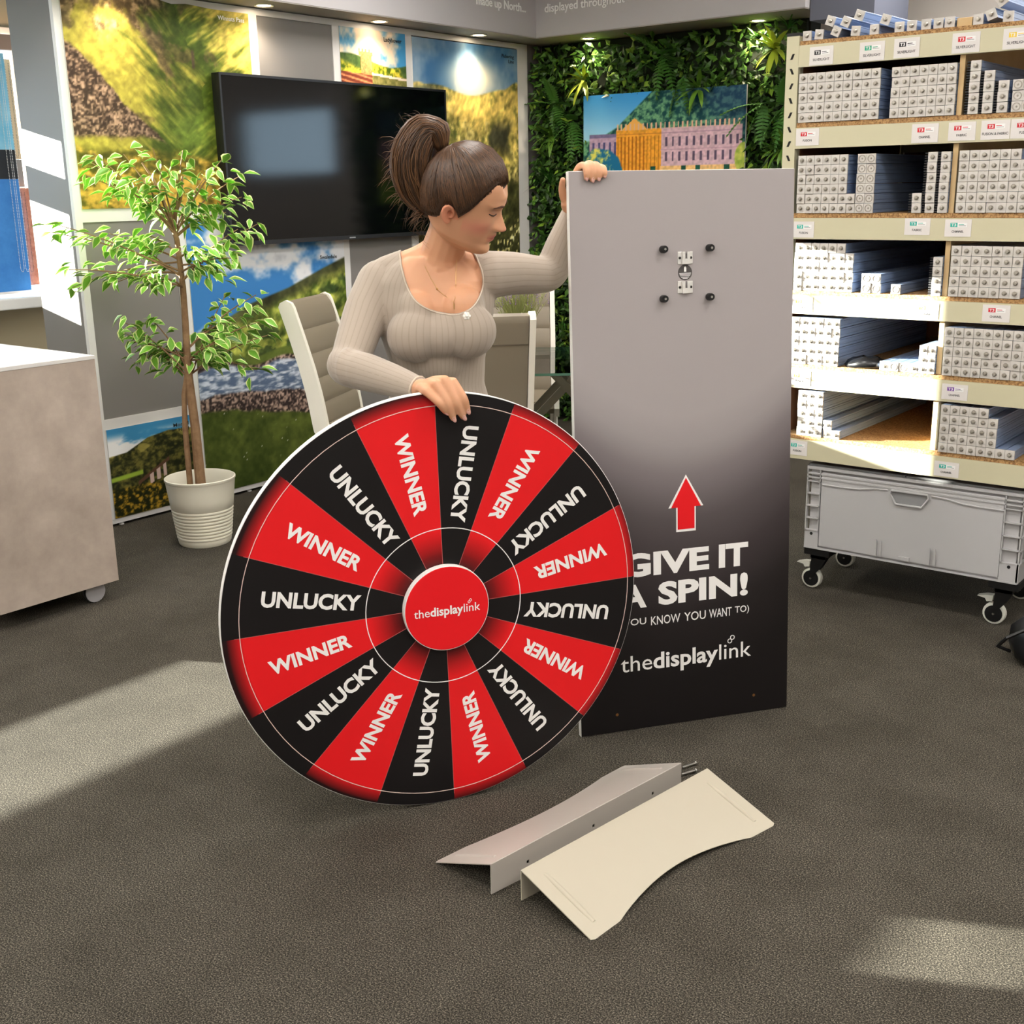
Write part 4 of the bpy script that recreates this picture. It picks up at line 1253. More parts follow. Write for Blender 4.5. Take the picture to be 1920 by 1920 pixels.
stack(-1.460, -1.428, 1, 1.086, .0325, [(0, 1)], 'r', 'third shelf, right of middle group')
stack(-1.328, -1.2975, 1, 1.086, .0308, [(0, 1)] * 4, 'f', 'third shelf column touching divider')
stack(-1.273, -1.053, 7, 1.086, .0318, [(0, 7)] * 5, 's', 'third shelf right of divider')
stack(-1.805, -1.628, 6, .833, .0325, [(0, 6)] * 5, 's', 'fourth shelf stack beside upright')
stack(-1.483, -1.450, 1, .833, .0310, [(0, 1)], 's', 'fourth shelf next to black pouch')
stack(-1.449, -1.385, 2, .833, .0310, [(0, 2)], 'r', 'fourth shelf middle')
stack(-1.383, -1.353, 1, .833, .0310, [(0, 1)], 's', 'fourth shelf, right of ring pair')
stack(-1.351, -1.2975, 2, .833, .0310, [(0, 2)] * 3, 's', 'fourth shelf block touching divider')
stack(-1.273, -1.001, 9, .833, .0312, [(0, 9)] * 5, 's', 'fourth shelf right of divider')
stack(-1.768, -1.674, 3, .580, .0322, [(0, 3)] * 5, 's', 'lowest shelf three column stack')
stack(-1.671, -1.640, 1, .580, .0315, [(0, 1)] * 2, 's', 'lowest shelf, beside three column stack')
stack(-1.638, -1.608, 1, .580, .0300, [(0, 1)], 's', 'lowest shelf with bare board at right')
stack(-1.266, -1.023, 8, .580, .0315, [(0, 8), (0, 6), (0, 6), (0, 6), (0, 5)], 's', 'lowest shelf right of divider')
TOPS = [(-1.802, 1.913, 0), (-1.760, 1.912, 5), (-1.723, 1.9495, 20), (-1.702, 1.9165, 25), (-1.670, 1.942, 25), (-1.636, 1.913, 5), (-1.626, 1.958, 20), (-1.574, 1.915, 0), (-1.539, 1.937, 20), (-1.493, 1.916, 0), (-1.454, 1.916, 0), (-1.409, 1.915, 0), (-1.371, 1.916, 0), (-1.337, 1.918, 0), (-1.251, 1.914, 0), (-1.214, 1.921, -20), (-1.187, 1.957, -35), (-1.164, 1.917, 0)]
OR2 = 'first second third fourth fifth sixth seventh eighth ninth tenth eleventh twelfth thirteenth fourteenth fifteenth sixteenth seventeenth eighteenth'.split()
TN = ['first loose profile on top of the shelving beside the upright', 'second loose profile on top of the shelving from the upright']
for i, (x, z, r) in enumerate(TOPS):
    if r in (0, 5): z = 1.8955 + PHEI / 2 + (.001 if r else 0); lab = TN[i] if i < 2 else 'loose profile lying flat on top of the shelving, %s of all from the upright' % OR2[i]
    else: z = max(z, 1.8955 + .0205); lab = 'loose profile tipped on edge on top of the shelving, %s of all from the upright' % OR2[i]
    profile(x, z, 's', lab, 'loose profiles on top of the shelving', rot=r, y=SY + .012)
tag(obj('timber_offcut', MB().box(-1.318, -1.272, SY + .02, SY + .5, 1.8955, 1.921, bev=.001), M_ply), 'short pale timber offcut among the loose profiles on top', 'timber')
# black pouch on the fourth shelf
pc = thing('pouch', 'flat black plastic pouch lying on fourth shelf', 'pouch', (-1.556, SY + .04, .8335))
mb = MB(); prof = []
for i in range(14):
    a = 2 * math.pi * i / 14; prof.append((.068 * math.cos(a), .045 * math.sin(a)))
for k, (s, z) in enumerate(((.9, 0), (1.05, .006), (1.0, .018), (.8, .030), (.45, .036))):
    mb.v += [(a * s + .006 * k, b * s, z + .004 * math.sin(i * 1.7 + k)) if k else (a * s, b * s, z) for i, (a, b) in enumerate(prof)]
for k in range(4):
    for i in range(14): mb.f.append((k * 14 + i, k * 14 + (i + 1) % 14, (k + 1) * 14 + (i + 1) % 14, (k + 1) * 14 + i)); mb.mi.append(0)
mb.f += [tuple(range(13, -1, -1)), tuple(range(56, 70))]; mb.mi += [0, 0]
obj('shell', mb, mat('glossy black film', (16, 16, 18), .25, spec=.6), pc, smooth='all')

# label cards on the beams
M_card = mat('label card', (222, 217, 214), .5); M_pill = mat('label white', (238, 237, 236), .5)
LC = {'black': mat('label black', (40, 38, 42), .5), 'green': mat('label green', (24, 160, 120), .5), 'red': mat('label red', (206, 36, 48), .5),
      'teal': mat('label teal', (40, 176, 160), .5), 'orange': mat('label orange', (226, 120, 50), .5), 'purple': mat('label purple', (120, 70, 160), .5), 'yellow': mat('label yellow', (240, 206, 70), .5)}
T3 = text_data('T3', .02)
def card(x0, x1, z0, z1, word, colr, label):
    w, h = x1 - x0, z1 - z0
    t = thing('label_card', label, 'label', ((x0 + x1) / 2, SY - .0045, z0), group='label cards on the beams')
    obj('card', MB().box(-w / 2, w / 2, -.0012, .0004, 0, h), M_card, t)
    obj('logo_pill', MB().box(-.022, .028, -.0015, -.0012, h * .56, h * .80), M_pill, t)
    lb = obj('logo_box', MB().box(-.024, -.002, -.0018, -.0015, h * .56, h * .80), LC[colr], t)
    v, f = T3; mn, mx = v.min(0), v.max(0)
    obj('logo_lettering', MB().add([(-.021 + (p[0] - mn[0]) / (mx[0] - mn[0]) * .015, -.0020, h * .60 + (p[1] - mn[1]) / (mx[1] - mn[1]) * h * .16) for p in v], f), M_pill, lb)
    obj('logo_line', MB().box(.002, .018, -.0018, -.0015, h * .69, h * .725), LC[colr], t)
    obj('logo_line', MB().box(.002, .024, -.0018, -.0015, h * .62, h * .64), LC['black'], t)
    mbt = text_mb(word, min(.0052 * len(word), w * .9), h * .135, .012, .0004)
    obj('lettering', mbt.xf(Matrix.Translation((0, -.0013, h * .30))), LC['black'], t)
CARDS = [(-1.783, -1.701, 1.816, 1.873, 'SILVERLIGHT', 'black', 'SILVERLIGHT label with black logo, nearest the upright on top beam'),
 (-1.612, -1.530, 1.816, 1.873, 'SILVERLIGHT', 'green', 'SILVERLIGHT label with green logo on top beam'),
 (-1.500, -1.419, 1.817, 1.875, 'SILVERLIGHT', 'black', 'SILVERLIGHT label with black logo between the green and red ones'),
 (-1.319, -1.236, 1.817, 1.875, 'SILVERLIGHT', 'red', 'SILVERLIGHT label with red logo on top beam'),
 (-1.169, -1.088, 1.817, 1.875, 'SILVERLIGHT', 'yellow', 'SILVERLIGHT label with yellow logo at far right of top beam'),
 (-1.818, -1.736, 1.565, 1.619, 'FUSION', 'red', 'FUSION label with red logo on second beam by the upright'),
 (-1.425, -1.341, 1.560, 1.617, 'CHANNEL', 'red', 'CHANNEL label with red logo on second beam'),
 (-1.310, -1.227, 1.562, 1.617, 'FABRIC', 'red', 'FABRIC label with red logo on second beam'),
 (-1.211, -1.126, 1.562, 1.618, 'FUSION & FABRIC', 'red', 'FUSION & FABRIC label with red logo on second beam'),
 (-1.124, -1.040, 1.562, 1.618, 'FUSION', 'red', 'FUSION label with red logo, cut off at right end of second beam'),
 (-1.812, -1.738, 1.265, 1.318, 'FUSION', 'teal', 'FUSION label with teal logo on third beam by the upright'),
 (-1.427, -1.345, 1.277, 1.329, 'FABRIC', 'teal', 'FABRIC label with teal logo on third beam'),
 (-1.298, -1.216, 1.273, 1.326, 'CHANNEL', 'teal', 'CHANNEL label with teal logo on third beam'),
 (-1.806, -1.729, 1.015, 1.066, 'FUSION', 'orange', 'FUSION label with orange logo in the sun on fourth beam'),
 (-1.378, -1.297, 1.012, 1.064, 'CHANNEL', 'orange', 'CHANNEL label with orange logo on fourth beam at edge of the sunlight'),
 (-1.160, -1.076, 1.014, 1.067, 'CHANNEL', 'red', 'CHANNEL label with red logo on fourth beam'),
 (-1.802, -1.723, .758, .810, 'FUSION', 'orange', 'sunlit label on fifth beam by the upright'),
 (-1.267, -1.184, .757, .808, 'CHANNEL', 'purple', 'CHANNEL label with purple logo on fifth beam'),
 (-1.798, -1.723, .508, .561, 'FUSION', 'teal', 'label with pale teal logo on lowest beam by the grey panel'),
 (-1.272, -1.191, .500, .550, 'CHANNEL', 'teal', 'CHANNEL label with teal logo on lowest beam')]
for c in CARDS: card(*c)

# ---------------------------------------------------------------- grey storage crate on castors
cr = thing('storage_crate', 'grey plastic storage crate on castors under the shelving', 'crate', (-1.354, 3.885, 0))
M_crate = mat('grey crate plastic', (180, 179, 180), .5, spec=.4)
M_lid = mat('grey crate lid', (120, 120, 122), .5)
CW = .372
mb = MB()
mb.box(-CW + .012, CW - .012, .012, .40, .170, .462)
obj('tub', mb, M_crate, cr)
obj('front_panel', MB().box(-CW + .055, CW - .062, .001, .012, .180, .452), M_crate, cr)
rim = MB()
rim.box(-CW, CW, -.004, .41, .460, .472, bev=.002)
rim.box(-CW, CW, -.002, .012, .442, .448); rim.box(-CW, CW, -.002, .012, .428, .433)
obj('rim', rim, M_crate, cr)
obj('lower_band', MB().box(-CW, CW, -.001, .41, .166, .172), M_crate, cr)
for x0, x1 in ((-CW, -CW + .052), (CW - .060, CW)):
    mb = MB()
    mb.box(x0, x1, .0, .014, .172, .232)
    for x in (x0, x1 - .004): mb.box(x, x + .004, -.002, .014, .232, .460)
    for k in range(5): z = .232 + k * .0455; mb.box(x0, x1, -.002, .014, z, z + .0035)
    g = obj('corner_ribs', mb, M_crate, cr)
    obj('rivet_hole', MB().lathe([(.0055, -.0012), (.0055, .002)], 14, ((x0 + x1) / 2, 0, .222), 'y'), M_black, g)
mb = MB(); mb.box(CW - .006, CW + .002, .0, .41, .172, .232)
for y in (.02, .13, .24, .35, .40): mb.box(CW - .006, CW + .004, y, y + .004, .232, .460)
for k in range(5): z = .232 + k * .0455; mb.box(CW - .006, CW + .004, 0, .41, z, z + .0035)
obj('side_ribs', mb, M_crate, cr)
# drooping moulded ridge and handle
for s in (-1, 1):
    P = [(s * .075, -.001, .422), (s * .12, -.001, .420), (s * .18, -.001, .410), (s * .24, -.001, .408), (s * .312, -.001, .408)]
    obj('moulded_ridge', MB().tube(P, .003, 6), M_crate, cr)
hp = [(-.062, .424), (.062, .424), (.066, .410), (.044, .378), (-.044, .378), (-.066, .410)]
hb = MB(); loop = [(a, -.004, b) for a, b in hp]; hb.tube(loop + [loop[0], loop[1]], .004, 8)
h = obj('handle', hb, M_crate, cr, smooth=True)
obj('handle_recess', MB().prism([(a * .95, .401 + (b - .401) * .9) for a, b in hp][::-1], .0004, .0009), mat('crate recess', (138, 138, 140), .6), h)
for x in (-.105, -.088, .082, .100):
    obj('clip_guide', MB().prism([(x - .003, .182), (x + .005, .182), (x + .004, .236), (x + .001, .241), (x - .001, .234)][::-1], -.008, .002), M_crate, cr)
obj('latch', MB().box(-.022, .016, -.006, .001, .181, .195, bev=.001), M_crate, cr)
for s, x0, x1 in ((0, -CW + .004, -.022), (1, -.018, CW - .004)):
    obj('lid', MB().box(x0, x1, .006, .40, .4725, .479, bev=.001), M_lid, cr)
M_tyre = mat('pale tyre', (206, 206, 196), .5)
for x, y in ((-CW + .045, .055), (CW - .045, .055), (-CW + .045, .36), (CW - .045, .36)):
    c = obj('castor', MB().lathe([(.030, -.013), (.036, -.012), (.038, -.006), (.038, .006), (.036, .012), (.030, .013)], 26, (x - .03, y, .0385), 'y'), M_tyre, cr, smooth=True)
    obj('castor_hub', MB().lathe([(.004, -.0165), (.029, -.015), (.029, .015), (.004, .0165)], 20, (x - .03, y, .0385), 'y'), M_black, c)
    obj('castor_axle', MB().lathe([(.004, -.019), (.004, -.0165)], 10, (x - .03, y, .0385), 'y'), M_steel, c)
    mb = MB(); mb.prism([(x - .035, .045), (x - .028, .040), (x + .004, .080), (x + .024, .118), (x + .024, .140), (x - .03, .140), (x - .03, .11)], y - .019, y - .0165)
    mb.prism([(x - .035, .045), (x - .028, .040), (x + .004, .080), (x + .024, .118), (x + .024, .140), (x - .03, .140), (x - .03, .11)], y + .0165, y + .019)
    mb.box(x - .034, x + .026, y - .019, y + .019, .118, .142); mb.box(x - .045, x + .05, y - .05, y + .05, .140, .1655)
    obj('castor_fork', mb, M_black, c)
    obj('brake_pedal', MB().prism([(x - .088, .092), (x - .060, .100), (x - .036, .102), (x - .038, .082), (x - .056, .078), (x - .062, .088)][::-1], y - .014, y + .012), M_tyre, c)
# black bag at right edge
bg = thing('bag', 'black bag on the carpet at right edge beside the crate', 'bag', (-.80, 3.70, 0))
mb = MB(); N = 16
for k, (s, z) in enumerate(((.8, .0), (1.0, .02), (1.02, .06), (.9, .11), (.6, .15), (.3, .165))):
    for i in range(N):
        a = 2 * math.pi * i / N
        r = 1 + .08 * math.sin(3 * a + k) + .05 * math.sin(5 * a - k)
        mb.v.append((.14 * s * r * math.cos(a), .11 * s * r * math.sin(a), z))
for k in range(5):
    for i in range(N): mb.f.append((k * N + i, k * N + (i + 1) % N, (k + 1) * N + (i + 1) % N, (k + 1) * N + i)); mb.mi.append(0)
mb.f += [tuple(range(N - 1, -1, -1)), tuple(range(5 * N, 6 * N))]; mb.mi += [0, 0]
obj('shell', mb, mat('black bag', (14, 15, 18), .35), bg, smooth='all')
obj('strap', MB().tube([(-.12, -.06, .03), (-.15, -.09, .05), (-.12, -.11, .09), (-.06, -.09, .13)], .006, 6), M_black, bg, smooth=True)

# ---------------------------------------------------------------- meeting corner: chairs, glass table, lavender
M_taupe = mat('taupe leatherette', (128, 118, 102), .42, spec=.45, bump=(180, .12, .001))
M_cwhite = mat('white chair band', (232, 228, 216), .4)
def curve_pts(n=20):
    ts = np.linspace(0, 1, n)
    y = np.interp(ts, [0, .25, .5, .75, 1], [-.185, -.205, -.235, -.272, -.312])
    z = np.interp(ts, [0, 1], [.44, .965])
    return ts, y, z
def chair(label, a, d, rot):
    x, y, _ = cam_frame(a, d)
    t = thing('dining_chair', label, 'chair', (x, y, 0), (0, 0, R(38.4 + rot)), group='taupe and white chairs round the glass table')
    ts, cy, cz = curve_pts(41)
    fr = [(cy[i] + .026 + .008 * abs(math.sin(5 * math.pi * ts[i])) ** .5, cz[i] + .004) for i in range(41)]
    bk = [(cy[i] - .024, cz[i] - .004) for i in range(41)]
    top = [(cy[-1] + .016, cz[-1] + .018), (cy[-1] - .004, cz[-1] + .024), (cy[-1] - .022, cz[-1] + .014)]
    obj('backrest', MB().prism(fr + top + bk[::-1], -.198, .198, axis='x'), M_taupe, t, smooth=True)
    obj('back_seam', MB().box(-.197, .197, cy[33] - .027, cy[33] - .0235, cz[33] - .006, cz[33] - .002), mat('seam', (86, 76, 62), .6), t)
    s0 = [(-.20, .400), (.235, .405), (.245, .430), (.235, .462), (.10, .468), (-.06, .462), (-.165, .458)]
    obj('seat', MB().prism(s0, -.198, .198, axis='x'), M_taupe, t, smooth=True)
    for s in (-1, 1):
        x0, x1 = (.2, .224) if s > 0 else (-.224, -.2)
        f2 = [(cy[i] + .036, cz[i]) for i in range(0, 41, 4)]; b2 = [(cy[i] - .034, cz[i]) for i in range(0, 41, 4)]
        tp = [(cy[-1] + .026, cz[-1] + .018), (cy[-1], cz[-1] + .030), (cy[-1] - .026, cz[-1] + .018)]
        low = [(-.215, .42), (-.19, .385), (.235, .39), (.250, .43), (.235, .47), (-.1, .47)]
        obj('side_band', MB().prism(f2 + tp + b2[::-1] + low, x0, x1, axis='x'), M_cwhite, t, smooth=True)
        for yy, y2 in ((-.185, -.235), (.20, .215)):
            obj('leg', MB().tube([(s * .205, yy, .40), (s * .205, y2, .0)], .013, 8), M_cwhite, t)
    return t
chair('taupe chair with white edge facing right, left of the woman', -.605, 5.30, -104)
chair('taupe chair seen from behind, between the woman and the grey panel', -.160, 4.80, 7)
chair('taupe ribbed chair facing us behind the lavender', 0.01, 5.80, 180)
tb = thing('glass_table', 'clear glass table with crossed steel legs between the chairs', 'table', cam_frame(.25, 5.02), (0, 0, R(38.4)))
M_glass = bpy.data.materials.new('table glass'); M_glass.use_nodes = True
nt = M_glass.node_tree; nt.nodes.remove(nt.nodes['Principled BSDF'])
tr_ = nt.nodes.new('ShaderNodeBsdfTransparent'); tr_.inputs[0].default_value = (.80, .93, .84, 1)
gl_ = nt.nodes.new('ShaderNodeBsdfGlossy'); gl_.inputs['Roughness'].default_value = .02
fz = nt.nodes.new('ShaderNodeFresnel'); fz.inputs[0].default_value = 1.5
mx_ = nt.nodes.new('ShaderNodeMixShader')
nt.links.new(fz.outputs[0], mx_.inputs[0]); nt.links.new(tr_.outputs[0], mx_.inputs[1]); nt.links.new(gl_.outputs[0], mx_.inputs[2]); nt.links.new(mx_.outputs[0], nt.nodes['Material Output'].inputs[0])
obj('table_top', MB().box(-.60, .60, -.40, .40, .730, .741), M_glass, tb)
mb = MB()
for a0, a1, b0, b1 in ((-.60, .60, -.4003, -.3995), (-.60, .60, .3995, .4003), (-.6003, -.5995, -.4, .4), (.5995, .6003, -.4, .4)): mb.box(a0, a1, b0, b1, .7305, .7405)
obj('top_edge', mb, mat('green glass edge', (70, 108, 92), .2), tb)
M_leg = mat('brushed steel leg', (128, 122, 108), .3, .9)
for yy in (.07, .30):
    for s in (-1, 1):
        a0, a1 = (-.58, .10) if s > 0 else (.10, -.58)
        for off in (0, .47):
            dx = off
            dirv = Vector((a1 - a0, 0, .73)).normalized(); nv = Vector((-dirv.z, 0, dirv.x)) * .022
            P0 = Vector((a0 + dx, 0, .0)); P1 = Vector((a1 + dx, 0, .7295))
            pts = [P0 - nv, P1 - nv, P1 + nv, P0 + nv]
            pts = [(p.x, min(max(p.z, 0), .7295)) for p in pts]
            obj('leg', MB().prism(pts, yy - .006 + .014 * s, yy + .006 + .014 * s), M_leg, tb)
LVX, LVY, _ = cam_frame(.046, 4.95)
lp = thing('lavender_pot', 'white pot of lavender standing on the glass table', 'potted plant', (LVX, LVY, .7412))
obj('pot', MB().lathe([(0, 0), (.042, 0), (.045, .004), (.058, .125), (.060, .130), (.055, .130), (.050, .118), (0, .118)], 32), mat('white pot', (236, 234, 228), .4), lp, smooth=True)
rl = random.Random(2)
stems = MB(); buds = MB()
for i in range(230):
    a = rl.uniform(0, 2 * math.pi); r0 = rl.uniform(0, .045)
    lean = rl.uniform(.05, .6)
    L = rl.uniform(.08, .24) * (1.15 - .4 * lean)
    b = Vector((r0 * math.cos(a), r0 * math.sin(a), .118))
    e = b + Vector((math.cos(a) * lean * L, math.sin(a) * lean * L, L * (1 - .18 * lean)))
    stems.tube([b, (b + e) / 2 + Vector((0, 0, .012)), e], [.0013, .0012, .001], 3)
    for k in range(3):
        t = rl.uniform(.2, .9); p = b.lerp(e, t); a2 = rl.uniform(0, 6.28)
        q = p + Vector((math.cos(a2) * .02, math.sin(a2) * .02, .014))
        stems.add([p, p.lerp(q, .5) + Vector((0, 0, .003)), q, p.lerp(q, .5) - Vector((.002, .002, 0))], [(0, 1, 2, 3)])
    if L > .15 and i % 2 == 0:
        for k in range(6):
            p = e + Vector((rl.uniform(-.003, .003), rl.uniform(-.003, .003), -.022 + .008 * k)); s = .0036 * (1.1 - .1 * k)
            buds.add([p + Vector((s, 0, 0)), p - Vector((s, 0, 0)), p + Vector((0, s, 0)), p - Vector((0, s, 0)), p + Vector((0, 0, s)), p - Vector((0, 0, s))],
                     [(0, 2, 4), (2, 1, 4), (1, 3, 4), (3, 0, 4), (2, 0, 5), (1, 2, 5), (3, 1, 5), (0, 3, 5)])
obj('stems', stems, mat('lavender green', (140, 146, 84), .6), lp, fixn=False)['kind'] = 'stuff'
obj('flowers', buds, mat('lavender flower', (130, 108, 140), .6), lp, fixn=False)['kind'] = 'stuff'

# ---------------------------------------------------------------- the woman
PA, PD = -0.18, 2.99                       # where she stands (sideways, away)
person = thing('person', 'person with brown hair in messy bun and ribbed beige top, holding wheel and panel', 'person', cam_frame(PA, PD), (0, 0, R(38.4)))
P2W = Matrix.Translation(cam_frame(PA, PD)) @ Matrix.Rotation(R(38.4), 4, 'Z')
W2P = P2W.inverted()
def L3(a, d, z): return Vector((a - PA, d - PD, z))
def remesh(mb, voxel, smooth_it=2, f=.5):
    me = mb.mesh('tmp', [], fixn=True)
    o = bpy.data.objects.new('tmp', me); COL.objects.link(o)
    m = o.modifiers.new('r', 'REMESH'); m.mode = 'VOXEL'; m.voxel_size = voxel; m.adaptivity = 0
    dg = bpy.context.evaluated_depsgraph_get()
    out = bpy.data.meshes.new_from_object(o.evaluated_get(dg))
    bpy.data.objects.remove(o)
    bm = bmesh.new(); bm.from_mesh(out)
    for _ in range(smooth_it): bmesh.ops.smooth_vert(bm, verts=bm.verts[:], factor=f, use_axis_x=True, use_axis_y=True, use_axis_z=True)
    bm.to_mesh(out); bm.free()
    out.polygons.foreach_set('use_smooth', [True] * len(out.polygons))
    return out
def sphere(mb, c, r, n=14):
    r = (r, r, r) if not isinstance(r, (tuple, list)) else r
    vs = []; fs = []
    for i in range(1, n):
        th = math.pi * i / n
        for k in range(2 * n):
            ph = math.pi * k / n
            vs.append((c[0] + r[0] * math.sin(th) * math.cos(ph), c[1] + r[1] * math.sin(th) * math.sin(ph), c[2] + r[2] * math.cos(th)))
    m = 2 * n
    for i in range(n - 2):
        for k in range(m): fs.append((i * m + k, (i + 1) * m + k, (i + 1) * m + (k + 1) % m, i * m + (k + 1) % m))
    a = len(vs); vs += [(c[0], c[1], c[2] + r[2]), (c[0], c[1], c[2] - r[2])]
    for k in range(m):
        fs.append((a, k, (k + 1) % m)); fs.append((a + 1, (n - 2) * m + (k + 1) % m, (n - 2) * m + k))
    mb.add(vs, fs)
def loft(mb, rings, n=28, twist=0.0):
    """rings (centre, rx, ry) with level sections, superellipse-ish"""
    vs = []
    for c, rx, ry in rings:
        for k in range(n):
            a = 2 * math.pi * k / n
            x = rx * math.copysign(abs(math.cos(a)) ** .9, math.cos(a)); y = ry * math.copysign(abs(math.sin(a)) ** .9, math.sin(a))
            vs.append((c[0] + x * math.cos(twist) - y * math.sin(twist), c[1] + x * math.sin(twist) + y * math.cos(twist), c[2]))
    fs = [(i * n + k, i * n + (k + 1) % n, (i + 1) * n + (k + 1) % n, (i + 1) * n + k) for i in range(len(rings) - 1) for k in range(n)]
    fs += [tuple(range(n - 1, -1, -1)), tuple((len(rings) - 1) * n + k for k in range(n))]
    mb.add(vs, fs)
def limb(mb, pts, rad, g=0.0):
    """smooth limb through key points"""
    P = []; Rr = []
    m = len(pts)
    for i in range(m - 1):
        p0 = Vector(pts[max(i - 1, 0)]); p1 = Vector(pts[i]); p2 = Vector(pts[i + 1]); p3 = Vector(pts[min(i + 2, m - 1)])
        for j in range(5):
            t = j / 5
            P.append(.5 * ((2 * p1) + (p2 - p0) * t + (2 * p0 - 5 * p1 + 4 * p2 - p3) * t * t + (3 * p1 - p0 - 3 * p2 + p3) * t ** 3))
            Rr.append(rad[i] * (1 - t) + rad[i + 1] * t + g)
    P.append(Vector(pts[-1])); Rr.append(rad[-1] + g)
    mb.tube(P, Rr, 16)
    sphere(mb, P[0], Rr[0], 8); sphere(mb, P[-1], Rr[-1], 8)

TW = R(6)
def torso(mb, g, low=.74, cloth=False):
    R0 = [((-.188, 3.02, low), .150, .115), ((-.186, 3.015, .82), .160, .116), ((-.184, 3.01, .90), .132, .098), ((-.183, 3.005, .965), .114, .086),
          ((-.184, 3.0, 1.03), .119, .090), ((-.185, 2.99, 1.10), .136, .098), ((-.185, 2.985, 1.17), .148, .092), ((-.184, 2.985, 1.225), .146, .076),
          ((-.183, 2.985, 1.262), .115, .060), ((-.178, 2.982, 1.285), .075, .050)]
    loft(mb, [(L3(*c), rx + g, ry + g) for c, rx, ry in R0], twist=TW)
    for a, d, z, rr in ((-.232, 2.895, 1.100, .062), (-.098, 2.905, 1.108, .064)):
        rr -= 0 if cloth else .006
        sphere(mb, L3(a, d, z), (rr + g, rr * .98 + g, rr * .98 + g))
    if cloth:
        sphere(mb, L3(-.165, 2.905, 1.100), (.075, .058, .056)); sphere(mb, L3(-.178, 2.945, 1.035), (.078, .056, .06)); sphere(mb, L3(-.170, 2.93, 1.15), (.10, .045, .05))
    for a, d, z, r in ((-.225, 2.925, 1.16, .055), (-.115, 2.93, 1.165, .055)):
        sphere(mb, L3(a, d, z), r + g * .5)
R_ARM = [(-.318, 2.99, 1.218), (-.352, 2.945, 1.150), (-.384, 2.865, 1.055), (-.392, 2.835, 1.036), (-.335, 2.785, 1.028), (-.270, 2.722, 1.018), (-.214, 2.678, 1.006)]
R_RAD = [.056, .052, .043, .042, .041, .034, .025]
L_ARM = [(-.052, 2.995, 1.236), (.010, 3.03, 1.236), (.085, 3.085, 1.228), (.114, 3.108, 1.240), (.142, 3.122, 1.300), (.170, 3.126, 1.366), (.192, 3.122, 1.415)]
L_RAD = [.056, .050, .043, .042, .039, .032, .024]

